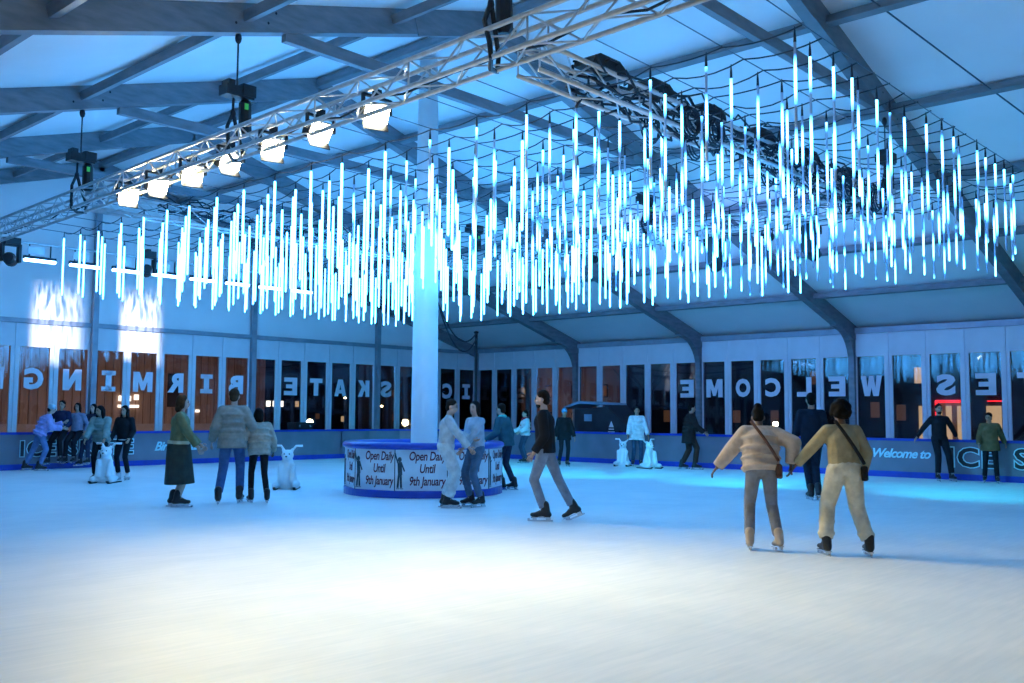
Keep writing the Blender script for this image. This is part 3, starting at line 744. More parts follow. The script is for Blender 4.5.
def block(name, label, c, dims, wins, mat_='darkbuild', normal='y', wdim=(0.9, 0.8)):
    t = tag(empty(name, c), label, 'building', None)
    b = MB(); b.box((0, 0, dims[2] / 2), dims); w_ = b.build('wall', M[mat_], t)
    b = MB(); b.box((0, 0, dims[2] + 0.15), (dims[0] + 0.3, dims[1] + 0.3, 0.3)); b.build('parapet', M[mat_], t)
    for (u, z, m_) in wins:
        if normal == 'y': cpos, dd, fd = (u, -dims[1] / 2 - 0.01, z), (wdim[0], 0.06, wdim[1]), (wdim[0] + 0.16, 0.03, wdim[1] + 0.16)
        else: cpos, dd, fd = (-dims[0] / 2 - 0.01, u, z), (0.06, wdim[0], wdim[1]), (0.03, wdim[0] + 0.16, wdim[1] + 0.16)
        b = MB(); b.box(cpos, fd); f_ = b.build('window', M['blacksteel'], t)
        b = MB(); b.box(cpos, dd); b.build('pane', M[m_], f_)
    return t
random.seed(3)
block('office_block', 'dark office block with a few lit windows beyond the gable', (50.0, 64.0, 0), (22, 6, 9),
      [(-8.75, 2.1, 'win_white'), (-8.2, 2.1, 'win_white'), (-7.65, 2.1, 'win_white'), (-6.3, 2.1, 'win_warm'), (-5.8, 2.1, 'win_warm'), (-4.4, 1.2, 'win_dim'), (-2, 1.0, 'win_warm'), (0.5, 2.4, 'win_dim'), (1.6, 0.9, 'win_warm'), (3.4, 1.6, 'win_dim'), (5, 1.2, 'win_dim')], wdim=(0.36, 0.42))
block('corner_block', 'dark block behind the far corner with dim warm windows', (48.0, 44.0, 0), (5, 24, 5),
      [(u, z, random.choice(['win_dim', 'win_dim', 'win_warm', 'blacksteel'])) for u in range(-10, 11, 2) for z in (1.2, 2.8)], mat_='brown2', normal='x', wdim=(0.5, 0.6))
block('terrace_block', 'dark terrace outside the middle of the long wall', (46.0, 24.4, 0), (5, 14, 6.0),
      [(u, z, random.choice(['blacksteel', 'blacksteel', 'win_dim'])) for u in range(-6, 7, 2) for z in (1.4, 3.2)], mat_='darkbuild', normal='x', wdim=(0.4, 0.6))
t = block('shop_building', 'dark shop building outside the right wall with a red-lit doorway', (41.0, 11.0, 0), (5, 12, 6),
      [(4.6, 1.7, 'win_dim'), (3.6, 1.6, 'win_dim'), (2.9, 3.0, 'win_warm'), (-3.2, 1.2, 'win_warm'), (4.0, 3.5, 'blacksteel'), (-4.5, 1.5, 'win_dim')], normal='x', wdim=(0.35, 0.6))
b = MB(); b.box((-2.53, 1.65, 1.0), (0.06, 1.1, 2.0)); b.build('doorway', M['win_dim'], t)
for y, wd in [(2.15, 0.12), (1.85, 0.2), (1.45, 0.2), (2.75, 0.35), (0.3, 0.5)]:
    b = MB(); b.box((-2.57, y, 0.95), (0.05, wd, 1.8)); b.build('curtain', M['win_warm'], t)
b = MB(); b.box((-2.6, 1.85, 2.02), (0.06, 0.85, 0.09)); b.build('red_lintel', M['red_neon'], t)
b = MB(); b.box((-2.6, 2.28, 1.5), (0.06, 0.08, 1.1)); b.build('red_jamb', M['red_neon'], t)
b = MB(); b.box((-2.6, 0.15, 2.02), (0.06, 0.7, 0.04)); b.build('red_lintel', M['red_neon'], t)

def street_lamp(x, y, h, label, r=0.12, energy=0):
    t = tag(empty('street_lamp', (x, y, -0.15)), label, 'street lamp', 'street lamps outside')
    b = MB(); b.tube([(0, 0, 0), (0, 0, 0.5), (0, 0, h - r)], [0.08, 0.05, 0.035], 8); b.build('pole', M['blacksteel'], t)
    b = MB(); b.ell((0, 0, h), (r, r, r)); b.build('globe', M['bulb'], t, True)
    b = MB(); b.lathe([(0, 0.06), (r * 1.2, 0), (r * 1.2, -0.02), (0, -0.02)], (0, 0, h + r), 12); b.build('hood', M['blacksteel'], t)
    if energy:
        ld = bpy.data.lights.new('lamp', 'POINT'); ld.energy = energy; ld.color = (1, 0.62, 0.3); ld.shadow_soft_size = r * 1.05
        o = bpy.data.objects.new('lamp', ld); COL.objects.link(o); o.parent = t; o.location = (0, -0.0, h - 3 * r)
street_lamp(29.7, 40.0, 1.15, 'bright low street lamp seen below the letters T and A', 0.16)
street_lamp(40.3, 45.0, 1.05, 'bright street lamp just left of the white column', 0.2)
street_lamp(35.8, 50.0, 3.25, 'street lamp seen through the reversed letter E', 0.12)
street_lamp(40.0, 38.1, 4.0, 'street lamp high beside the corner post', 0.12)
street_lamp(40.0, 33.0, 2.3, 'small street lamp right of the man in black', 0.06)
street_lamp(34.0, 17.5, 1.3, 'street lamp behind the beige puffer jacket', 0.10)
street_lamp(33.0, 41.5, 2.4, 'distant street lamp below the letter A', 0.05)
street_lamp(35.5, 41.5, 2.0, 'distant street lamp below the letter K', 0.06)
street_lamp(38.0, 36.0, 1.6, 'street lamp left of the teal jacket', 0.10)
# lamps lighting the timber building from outside
for i, x in enumerate((11.5, 15.0, 18.5, 22.0)):
    t = tag(empty('wall_lantern', (x, 31.0, -0.15)), 'pavement lantern lighting the timber building, %s from the left' % ordn[i], 'lantern', 'pavement lanterns')
    b = MB(); b.tube([(0, 0, 0), (0, 0, 0.5)], 0.05, 8); b.build('post', M['blacksteel'], t)
    b = MB(); b.lathe([(0.0, 0.5), (0.10, 0.5), (0.13, 0.6), (0.0, 0.6)], n=10); b.build('head', M['blacksteel'], t)
    spot('lantern_lamp', t, (0, 0.1, 0.65), (0.3, 5.0, 2.6), 150, (1.0, 0.72, 0.48), math.radians(125), 0.6, 0.08)

for i, y in enumerate((36.0, 41.0)):
    t = tag(empty('wall_lantern', (41.5, y, -0.15)), 'pavement lantern outside the far corner, %s from the right' % ordn[i], 'lantern', 'pavement lanterns')
    b = MB(); b.tube([(0, 0, 0), (0, 0, 0.5)], 0.05, 8); b.build('post', M['blacksteel'], t)
    b = MB(); b.lathe([(0.0, 0.5), (0.10, 0.5), (0.13, 0.6), (0.0, 0.6)], n=10); b.build('head', M['blacksteel'], t)
    spot('lantern_lamp', t, (0.1, 0, 0.65), (5.0, 0.4, 2.0), 110, (1.0, 0.60, 0.30), math.radians(125), 0.6, 0.08)
# bare trees outside the long wall
def tree(x, y, h, label):
    t = tag(empty('bare_tree', (x, y, -0.15)), label, 'tree', 'bare trees outside')
    b = MB(); b.tube([(0, 0, 0), (0.05, 0, h * 0.3), (0, 0.05, h * 0.55), (0.05, 0, h)], [0.16, 0.12, 0.08, 0.02], 8); b.build('trunk', M['bark'], t)
    for k_ in range(14):
        z0 = h * random.uniform(0.3, 0.8); a = random.uniform(0, 2 * PI); L_ = h * random.uniform(0.2, 0.38)
        d = V((math.cos(a), math.sin(a), 0.9)).normalized(); p1 = V((0, 0, z0)) + d * L_ * 0.5 + V((0, 0, 0.1)); p2 = V((0, 0, z0)) + d * L_ + V((0, 0, 0.3))
        b = MB(); b.tube([(0, 0, z0), p1, p2], [0.05, 0.03, 0.008], 5); br_ = b.build('branch', M['bark'], t)
        b = MB(); q = p1
        for m_ in range(3):
            e = V((random.uniform(-1, 1), random.uniform(-1, 1), random.uniform(0.3, 1))).normalized() * L_ * 0.4; b.tube([q, q + e], [0.018, 0.004], 4)
        tag(b.build('twigs', M['bark'], br_), kind='stuff')
tree(33.5, 23.0, 5.5, 'bare dark tree outside the third bay of the long wall')
tree(35.0, 30.5, 6.0, 'bare dark tree outside the far corner')

# ================================================================== kiosk stall behind the far barrier, black box
t = tag(empty('covered_stall', (26.3, 19.3, -0.1)), 'dark tarpaulin-covered stall with grey-blue canopy behind the far barrier', 'stall')
b = MB(); b.prism([(-0.55, -0.75, 0.0), (-0.55, 1.05, 0.0), (-0.55, 1.0, 1.72), (-0.55, -0.2, 1.80), (-0.55, -0.75, 1.25)], (1.0, 0, 0)); b.build('body', M['tarp'], t)
b = MB(); b.prism([(-0.75, 1.30, 1.80), (-0.75, 0.7, 1.98), (-0.75, -0.25, 1.92), (-0.75, -0.28, 1.86), (-0.75, 0.7, 1.90), (-0.75, 1.28, 1.74)], (1.3, 0, 0)); b.build('canopy', M['bluetarp'], t)
b = MB(); b.prism([(-0.62, -0.25, 1.88), (-0.62, -1.05, 1.25), (-0.62, -1.0, 1.0), (-0.62, -0.2, 1.3)], (1.15, 0, 0)); b.build('side_flap', M['tarp'], t)
b = MB(); b.box((-0.56, 0.45, 1.45), (0.02, 0.30, 0.22)); b.build('window', M['bluetarp'], t)
b = MB(); b.add([(-0.63, -0.62, 1.16), (-0.63, -0.52, 1.36), (-0.63, -0.42, 1.16)], [(0, 1, 2)]); b.box((-0.63, -0.52, 1.10), (0.006, 0.20, 0.04)); b.box((-0.63, -0.52, 1.02), (0.006, 0.26, 0.03)); b.build('emblem', M['upvc'], t)
t = tag(empty('equipment_case', (19.5, 26.45, -0.1)), 'black equipment case behind the barrier left of the column', 'case')
b = MB(); b.box((0, 0, 0.62), (0.62, 0.5, 1.1)); b.build('body', M['black'], t)
b = MB(); b.box((0, 0, 1.2), (0.64, 0.52, 0.1)); b.build('lid', M['black'], t)
for s in (-1, 1):
    b = MB(); b.ell((s * 0.24, -0.0, 0.05), (0.05, 0.05, 0.05)); b.build('castor', M['blacksteel'], t)
    b = MB(); b.box((s * 0.2, -0.26, 1.14), (0.05, 0.02, 0.08)); b.build('latch', M['steel'], t)

# ================================================================== people
PENDING = []
def blob(name, prims, m, parent, voxel, smooth=3, extra=None):
    """overlapping closed shapes fused into one continuous skin"""
    b = MB()
    for p in prims:
        if p[0] == 'E': b.ell(p[1], p[2], p[3] if len(p) > 3 else None, 16, 10)
        else:
            _, p0, p1, r0, r1 = p[:5]; fl = p[5] if len(p) > 5 else 1.0; side = p[6] if len(p) > 6 else V((1, 0, 0)); rnd = p[7] if len(p) > 7 else True
            p0, p1 = V(p0), V(p1); a = p1 - p0; L_ = a.length; a.normalize()
            u = V(side) - a * V(side).dot(a)
            if u.length < 1e-3: u = a.orthogonal()
            u.normalize(); v_ = a.cross(u); n = 14; rings = []
            if rnd:
                for q in (-80, -55, -28): rings.append((p0 + a * (r0 * fl * math.sin(math.radians(q))), r0 * math.cos(math.radians(q))))
            for q in range(6): rings.append((p0 + a * (L_ * q / 5), r0 + (r1 - r0) * q / 5))
            if rnd:
                for q in (28, 55, 80): rings.append((p1 + a * (r1 * fl * math.sin(math.radians(q))), r1 * math.cos(math.radians(q))))
            vs = []; fs = []
            for c, r in rings:
                for j in range(n):
                    t_ = 2 * PI * j / n; vs.append(c + u * (r * math.cos(t_)) + v_ * (r * fl * math.sin(t_)))
            for i in range(len(rings) - 1):
                for j in range(n): fs.append((i * n + j, i * n + (j + 1) % n, (i + 1) * n + (j + 1) % n, (i + 1) * n + j))
            fs.append(tuple(reversed(range(n)))); fs.append(tuple((len(rings) - 1) * n + j for j in range(n)))
            b.add(vs, fs)
    o = b.build(name, m, parent)
    md = o.modifiers.new('fuse', 'REMESH'); md.mode = 'VOXEL'; md.voxel_size = voxel; md.use_smooth_shade = True
    sm = o.modifiers.new('soften', 'SMOOTH'); sm.iterations = smooth; sm.factor = 0.5
    PENDING.append((o, extra)); return o

def ik(p0, p1, l1, l2, pole):
    p0, p1 = V(p0), V(p1); d = p1 - p0; L_ = min(d.length, (l1 + l2) * 0.999); d.normalize(); p1 = p0 + d * L_
    a = (l1 * l1 - l2 * l2 + L_ * L_) / (2 * L_); h = math.sqrt(max(0.0, l1 * l1 - a * a))
    q = V(pole) - d * V(pole).dot(d)
    q.normalize(); return p0 + d * a + q * h, p1

# skate boot, origin at the ankle joint, toes to +y, blade edge at z = -0.15
def skate_meshes(key, m):
    prims = [('T', V((0, -0.045, -0.045)), V((0, 0.15, -0.062)), 0.046, 0.036, 0.85), ('T', V((0, -0.03, -0.05)), V((0, -0.008, 0.075)), 0.050, 0.054), ('T', V((0, 0.02, -0.03)), V((0, 0.10, -0.06)), 0.046, 0.036), ('E', V((0, -0.06, -0.06)), V((0.036, 0.035, 0.04)))]
    o = blob('skate_boot', prims, m, None, 0.013, 3); return o
SK = {}
cl = lambda n, c, r=0.85, ns=12: mat('cloth_' + n, c, r, noise=0.18, nscale=ns, bump=0.15, bscale=60, spec=0.2)
SKM = dict(black=mat('black_boot', (0.012, 0.012, 0.014), 0.45), white=mat('white_boot', (0.7, 0.7, 0.72), 0.45), beige=mat('beige_boot', (0.45, 0.36, 0.30), 0.5))
for q in SKM: SK[q] = skate_meshes(q, SKM[q])
b = MB(); b.box((0, 0.045, -0.14), (0.006, 0.31, 0.022)); b.box((0, -0.05, -0.118), (0.03, 0.06, 0.035)); b.box((0, 0.12, -0.118), (0.03, 0.05, 0.035)); b.box((0, 0.195, -0.128), (0.006, 0.03, 0.035)); b.box((0, 0.045, -0.1), (0.06, 0.24, 0.014))
BLADE = b.mesh('blade', M['steel'])
b = MB()
for k_ in range(4): b.bar((-0.03, 0.045 + 0.0 * k_ - 0.012 * k_, -0.005 + 0.035 * k_), (0.03, 0.045 - 0.012 * k_, 0.0 + 0.035 * k_), 0.008, 0.02)
LACES = b.mesh('laces', mat('lace', (0.4, 0.4, 0.42), 0.8))
SKIN = {'light': mat('skin_light', (0.56, 0.36, 0.28), 0.55, noise=0.08, nscale=20), 'mid': mat('skin_mid', (0.40, 0.23, 0.16), 0.55, noise=0.08, nscale=20), 'dark': mat('skin_dark', (0.13, 0.07, 0.05), 0.5, noise=0.08, nscale=20)}
EYE = mat('eye', (0.01, 0.008, 0.008), 0.2); LIP = mat('lip', (0.30, 0.10, 0.09), 0.5)

def heading(a):
    a = math.radians(a); f = V((math.cos(YAW), math.sin(YAW))); r = V((math.sin(YAW), -math.cos(YAW)))
    d = f * math.cos(a) + r * math.sin(a); return math.atan2(d.y, d.x) - PI / 2

def person(label, loc, face, H, top, legs, hair, skin='light', feet=None, hands=None, lean=0, side=0, twist=0, pz=1.0, skates='black',
           head=(0, 0), elbow=(0.25, -0.7, -0.6), voxel=0.015, group='skaters', knee=(0, 1, 0), extra=None, hips=(0, 0)):
    """top=(material, thickness, hem, name); legs=(material, thickness, name); hair=(style, material)"""
    s = H / 1.785
    R0 = empty('person', (loc[0], loc[1], loc[2] if len(loc) > 2 else 0.0), heading(face)); tag(R0, label, 'person', group)
    S = lambda v: V(v) * s
    pel = V((hips[0], hips[1], pz))
    Rm = Matrix.Rotation(-math.radians(lean), 3, 'X') @ Matrix.Rotation(math.radians(side), 3, 'Y') @ Matrix.Rotation(math.radians(twist), 3, 'Z')
    U = lambda x, y, z: pel + Rm @ V((x, y, z))
    X_ = Rm @ V((1, 0, 0))
    chest, waist, neck = U(0, 0.0, 0.32), U(0, 0, 0.14), U(0, -0.005, 0.50)
    sw = 0.168; sh = [U(-sw, 0, 0.425), U(sw, 0, 0.425)]
    hp, hy = math.radians(head[0]), math.radians(head[1])
    Hm = Matrix.Rotation(-math.radians(lean) * 0.45, 3, 'X') @ Matrix.Rotation(math.radians(side) * 0.5, 3, 'Y') @ Matrix.Rotation(-hy, 3, 'Z') @ Matrix.Rotation(-hp, 3, 'X')
    hc = neck + Hm @ V((0, 0.025, 0.145))
    Hd = lambda x, y, z: hc + Hm @ V((x, y, z))
    hip = [pel + Matrix.Rotation(math.radians(twist) * 0.4, 3, 'Z') @ V((-0.09, 0, -0.03)), pel + Matrix.Rotation(math.radians(twist) * 0.4, 3, 'Z') @ V((0.09, 0, -0.03))]
    feet = feet or [(-0.12, 0, 0.15), (0.12, 0, 0.15)]
    hands = hands or [(-0.30, 0.10, 0.88), (0.30, 0.10, 0.88)]
    A = []; Lg = []
    for i in (0, 1):
        el, hd = ik(sh[i], V(hands[i][:3]), 0.285, 0.26, V(((-1 if i == 0 else 1) * elbow[0], elbow[1], elbow[2]))); A.append((sh[i], el, hd))
        kn, an = ik(hip[i], V(feet[i][:3]), 0.44, 0.43, V(knee)); Lg.append((hip[i], kn, an))
    sc = lambda prims: [((p[0], p[1] * s, V(p[2]) * s) + tuple(p[3:])) if p[0] == 'E' else (('T', p[1] * s, p[2] * s, p[3] * s, p[4] * s) + tuple(p[5:])) for p in prims]
    # ---- body, one skin
    B = [('E', pel, (0.145, 0.10, 0.11), Rm), ('T', pel, chest, 0.125, 0.135, 0.72, X_), ('E', chest, (0.15, 0.105, 0.16), Rm), ('T', sh[0], sh[1], 0.055, 0.055),
         ('T', neck - Rm @ V((0, 0, 0.06)), Hd(0, -0.015, -0.06), 0.056, 0.052),
         ('E', Hd(0, -0.008, 0.02), (0.073, 0.093, 0.095), Hm), ('E', Hd(0, 0.022, -0.045), (0.054, 0.066, 0.068), Hm), ('T', Hd(0, 0.08, 0.015), Hd(0, 0.098, -0.022), 0.012, 0.017),
         ('E', Hd(-0.075, -0.005, -0.01), (0.014, 0.02, 0.03), Hm), ('E', Hd(0.075, -0.005, -0.01), (0.014, 0.02, 0.03), Hm)]
    fing = MB()
    for i in (0, 1):
        a0, e, h = A[i]; B += [('T', a0, e, 0.05, 0.04), ('T', e, h, 0.04, 0.028)]
        d = (h - e).normalized(); sgn = -1 if i == 0 else 1
        lat = V((0, 1, 0)) - d * d.y
        if lat.length < 0.2: lat = V((0, 0, 1)) - d * d.z
        lat.normalize(); nrm = d.cross(lat) * sgn
        pal = h + d * 0.055; B.append(('T', h + d * 0.01, h + d * 0.075, 0.027, 0.036, 0.45, lat))
        for q, (off, ln) in enumerate([(0.030, 0.068), (0.010, 0.078), (-0.010, 0.074), (-0.029, 0.058)]):
            p0 = h + d * 0.08 + lat * off; p1 = p0 + d * ln * 0.5 - nrm * 0.006; p2 = p1 + (d * 0.8 - nrm * 0.6).normalized() * ln * 0.35; p3 = p2 + (d * 0.5 - nrm * 0.85).normalized() * ln * 0.25
            fing.tube([p * s for p in (p0, p1, p2, p3)], [0.0095 * s, 0.009 * s, 0.008 * s, 0.0065 * s], 6)
        t0 = h + d * 0.03 + lat * 0.028; fing.tube([p * s for p in (t0, t0 + lat * 0.028 + d * 0.022, t0 + lat * 0.036 + d * 0.05 - nrm * 0.01)], [0.011 * s, 0.010 * s, 0.008 * s], 6)
        a0, kn, an = Lg[i]; B += [('T', a0, kn, 0.075, 0.052), ('T', kn, an, 0.052, 0.036)]
    blob('body', sc(B), SKIN[skin], R0, voxel * s, 2, fing)
    for i in (-1, 1):
        b = MB(); b.ell(Hd(i * 0.030, 0.078, 0.008) * s, V((0.014, 0.009, 0.008)) * s, Hm, 8, 6); b.build('eye', EYE, R0, True)
        b = MB(); b.ell(Hd(i * 0.031, 0.082, 0.030) * s, V((0.020, 0.006, 0.005)) * s, Hm, 8, 5); b.build('eyebrow', hair[1], R0, True)
    b = MB(); b.ell(Hd(0, 0.082, -0.055) * s, V((0.024, 0.008, 0.008)) * s, Hm, 8, 6); b.build('mouth', LIP, R0, True)
    # ---- top
    tm, th, hem, tn = top[:4]
    th0 = th; T = [('T', U(0, 0, min(hem, 0.0)) if hem > -0.16 else U(0, 0, -0.10), chest, 0.150 + th, 0.148 + th, 0.74, X_, False), ('E', chest, (0.150 + th, 0.112 + th, 0.16), Rm), ('T', sh[0], sh[1], 0.058 + th * 0.45, 0.058 + th * 0.45), ('T', U(0, 0, 0.36), neck + Rm @ V((0, 0, 0.005)), 0.135, 0.062 + th * 0.3, 0.75, X_, False)]
    if hem <= -0.16: T.append(('T', U(0, 0, 0.05), pel + V((0, 0.0, hem)), 0.16 + th, 0.19 + th, 0.78, X_, False))
    if th > 0.045:
        for q in range(4): T.append(('E', U(0, 0, -0.02 + 0.12 * q), (0.168 + th * 1.12, 0.126 + th * 1.12, 0.05), Rm))
    for i in (0, 1):
        a0, e, h = A[i]; d = (h - e).normalized()
        T += [('T', a0, e, 0.056 + th * 0.55, 0.050 + th * 0.6), ('E', e, V((1, 1, 1)) * (0.050 + th * 0.6)), ('T', e, h - d * 0.005, 0.050 + th * 0.6, 0.040 + th * 0.45, 1.0, V((1, 0, 0)), False)]
    blob(tn, sc(T), tm, R0, voxel * s, 3)
    # ---- trousers or skirt
    lm, lth, ln = legs[:3]
    if ln == 'skirt':
        hz = legs[3]; P = [('T', U(0, 0, 0.10), pel + V((0, 0, -0.05)), 0.145, 0.175, 0.8, X_, False), ('T', pel + V((0, 0, 0.0)), V((pel.x, pel.y + 0.03, hz)), 0.18, 0.235, 1.0, X_, False)]
    else:
        P = [('E', pel, (0.155 + lth, 0.115 + lth, 0.12), Rm), ('T', U(0, 0, 0.06), pel, 0.15 + lth * 0.5, 0.155 + lth, 0.75, X_, False)]
        for i in (0, 1):
            a0, kn, an = Lg[i]; d = (an - kn).normalized()
            P += [('T', a0, kn, 0.088 + lth, 0.060 + lth), ('E', kn, V((1, 1, 1)) * (0.060 + lth)), ('T', kn, an - d * 0.035, 0.060 + lth, 0.054 + lth * 0.8, 1.0, V((1, 0, 0)), False)]
            if lth > 0.02: P += [('E', an - d * 0.10, (0.068 + lth, 0.066 + lth, 0.05)), ('E', kn.lerp(an, 0.45), (0.062 + lth, 0.060 + lth, 0.05))]
    blob(ln, sc(P), lm, R0, voxel * s, 3)
    # ---- hair
    st, hm = hair
    Hh = [('E', Hd(0, -0.022, 0.042), (0.082, 0.094, 0.090), Hm), ('E', Hd(0, -0.05, -0.02), (0.070, 0.062, 0.07), Hm)]
    if st == 'long': Hh += [('T', Hd(0, -0.06, 0.02), U(0, -0.075, 0.30), 0.085, 0.075, 0.6, X_), ('T', Hd(-0.065, -0.01, 0.02), U(-0.085, 0.03, 0.36), 0.032, 0.036), ('T', Hd(0.065, -0.01, 0.02), U(0.085, 0.03, 0.36), 0.032, 0.036)]
    if st == 'bun': Hh += [('E', Hd(0, -0.06, 0.125), (0.05, 0.05, 0.045), Hm)]
    if st == 'bob': Hh += [('T', Hd(0, -0.045, 0.02), Hd(0, -0.06, -0.10), 0.088, 0.08, 0.8, X_), ('E', Hd(-0.07, 0.0, -0.02), (0.028, 0.04, 0.08), Hm), ('E', Hd(0.07, 0.0, -0.02), (0.028, 0.04, 0.08), Hm)]
    if st == 'curly':
        rr = random.Random(5)
        for q in range(26):
            a, c_ = rr.uniform(0, 2 * PI), rr.uniform(-0.75, 1)
            v_ = V((math.sqrt(1 - c_ * c_) * math.cos(a), math.sqrt(1 - c_ * c_) * math.sin(a), c_)); 
            if v_.y > 0.35 and v_.z < 0.55: v_.y = -v_.y
            Hh.append(('E', Hd(v_.x * 0.085, v_.y * 0.085 - 0.03, v_.z * 0.095 + 0.02), V((0.05, 0.05, 0.05))))
    ho = blob('hair', sc(Hh), hm, R0, 0.013 * s, 2)
    if st == 'beanie' or (extra and extra.get('hat')):
        hmat = extra['hat']; blob('beanie', sc([('E', Hd(0, -0.014, 0.045), (0.090, 0.104, 0.098), Hm), ('T', Hd(0, -0.012, 0.025), Hd(0, -0.012, 0.062), 0.098, 0.098, 1.0, X_, False)]), hmat, R0, 0.013 * s, 2)
    if extra and extra.get('beard'):
        blob('beard', sc([('E', Hd(0, 0.034, -0.082), (0.051, 0.056, 0.038), Hm)]), hm, R0, 0.012 * s, 2)
    if extra and extra.get('scarf'):
        blob('scarf', sc([('E', neck + Rm @ V((0, 0.01, -0.005)), (0.105, 0.10, 0.05), Rm), ('T', neck + Rm @ V((0.04, 0.09, 0)), chest + Rm @ V((0.05, 0.15, -0.08)), 0.05, 0.04, 0.5, X_)]), extra['scarf'], R0, 0.014 * s, 2)
    if extra and extra.get('belt'):
        b = MB(); wz = extra.get('belt_z', 0.12)
        ring = [U((0.168 + th) * math.cos(a), (0.128 + th) * math.sin(a), wz) for a in [2 * PI * q / 20 for q in range(21)]]
        for q in range(20): b.bar(ring[q] * s, ring[q + 1] * s, 0.012, 0.05 * s, Rm @ V((0, 0, 1)))
        b.build('belt', extra['belt'], R0)
    if extra and extra.get('hem'):
        blob('shirt_hem', sc([('T', U(0, 0, -0.06), U(0, 0, 0.05), 0.163, 0.163, 0.78, X_, False)]), extra['hem'], R0, 0.015 * s, 2)
    if extra and extra.get('panel'):
        blob('coat_panel', sc([('T', U(0, 0.09, -0.25), U(0, 0.095, 0.36), 0.085, 0.07, 0.5, X_, False)]), extra['panel'], R0, 0.015 * s, 2)
    if extra and extra.get('bag'):
        bm_, sd = extra['bag']; q = sd
        bg_ = blob('shoulder_bag', sc([('T', U(q * 0.19, -0.09, -0.16), U(q * 0.19, -0.09, 0.0), 0.075, 0.085, 0.5, Rm @ V((0.4, 1, 0)), False)]), bm_, R0, 0.014 * s, 2)
        r_ = 0.165 + th; pts = []
        for a in range(0, 13):
            f = a / 12; pts.append(U(q * (0.17 - 0.29 * f), -(0.135 + th * 1.3) * (0.55 + 0.45 * math.sin(PI * min(1, 0.25 + f * 0.6))), 0.02 + 0.50 * f) * s)
        b = MB(); b.tube(pts, 0.02 * s, 6); b.build('strap', bm_, bg_, True)
    # ---- skates
    for i in (0, 1):
        f = feet[i]; an = Lg[i][2] * s; yaw_ = math.radians(f[3]) if len(f) > 3 else (0.12 if i == 0 else -0.12); pit = math.radians(f[4]) if len(f) > 4 else 0.0
        o = link('skate', None if False else SK[skates].data, R0, an, None); o.rotation_euler = (pit, 0, yaw_); o.scale = (s * 1.08, s * 1.08, s * 1.0)
        SKOBJ.append((o, skates)); link('blade', BLADE, o); link('laces', LACES, o)
    return R0
SKOBJ = []
HB, HD, HBR = mat('hair_black', (0.007, 0.006, 0.006), 0.75, noise=0.4, nscale=40, spec=0.1), mat('hair_dark_brown', (0.016, 0.010, 0.007), 0.75, noise=0.4, nscale=40, spec=0.1), mat('hair_brown', (0.06, 0.035, 0.02), 0.75, noise=0.4, nscale=40, spec=0.1)
black_c = cl('black', (0.012, 0.012, 0.015)); navy = cl('navy', (0.008, 0.014, 0.028)); teal = cl('dark_teal', (0.03, 0.10, 0.13)); jeans = cl('jeans', (0.07, 0.12, 0.22))

# --- the couple holding hands, right foreground
person('skater seen from behind in beige puffer jacket with crossbody bag', (10.84, 5.79), 4, 1.60, (cl('beige_puffer', (0.50, 0.40, 0.34)), 0.075, -0.06, 'puffer_jacket'), (cl('grey_jeans', (0.20, 0.21, 0.25)), 0.012, 'trousers'),
       ('bun', HB), 'dark', feet=[(-0.15, 0.0, 0.15, -4), (0.17, -0.12, 0.16, 8, -8)], hands=[(-0.50, 0.20, 0.98), (0.35, -0.03, 1.03)], lean=17, skates='beige', head=(22, 8), voxel=0.013,
       elbow=(0.7, -0.5, -0.8), extra={'bag': (cl('brown_bag', (0.10, 0.05, 0.04)), 1), 'hem': cl('white_hem', (0.6, 0.62, 0.66))}, group='skaters holding hands')
person('skater seen from behind in tan sweater, cream trousers and black curly hair', (11.06, 4.95), -3, 1.63, (cl('tan_knit', (0.34, 0.28, 0.17)), 0.035, -0.01, 'sweater'), (cl('cream_joggers', (0.62, 0.56, 0.44)), 0.032, 'trousers'),
       ('curly', HB), 'dark', feet=[(-0.21, 0.06, 0.15, 4), (0.25, -0.04, 0.15, -8)], hands=[(-0.44, 0.33, 1.02), (0.28, 0.16, 0.92)], lean=10, voxel=0.013, elbow=(0.8, -0.5, -0.5), group='skaters holding hands', extra={'bag': (black_c, 1)})
# --- man behind them
person('tall man in navy jacket seen from behind, beyond the hand-holding couple', (17.18, 8.19), 6, 1.87, (navy, 0.03, -0.14, 'jacket'), (cl('black_trouser', (0.012, 0.02, 0.035)), 0.004, 'trousers'), ('short', HB), 'mid', feet=[(-0.03, 0.0, 0.15), (0.07, -0.10, 0.17, -6, -12)])
# --- centre man
person('man in black sweater and grey jeans striding left in the centre', (11.42, 9.26), -80, 1.80, (black_c, 0.036, -0.09, 'sweater'), (cl('grey_blue_jeans', (0.25, 0.29, 0.36)), 0.008, 'trousers'), ('short', HD), 'light',
       feet=[(-0.10, 0.08, 0.15, 4), (0.12, -0.28, 0.18, -6, -24)], hips=(0, 0.08), hands=[(-0.25, 0.20, 0.93), (0.26, 0.10, 0.90)], lean=3, voxel=0.013, head=(2, 0), extra={'beard': True})
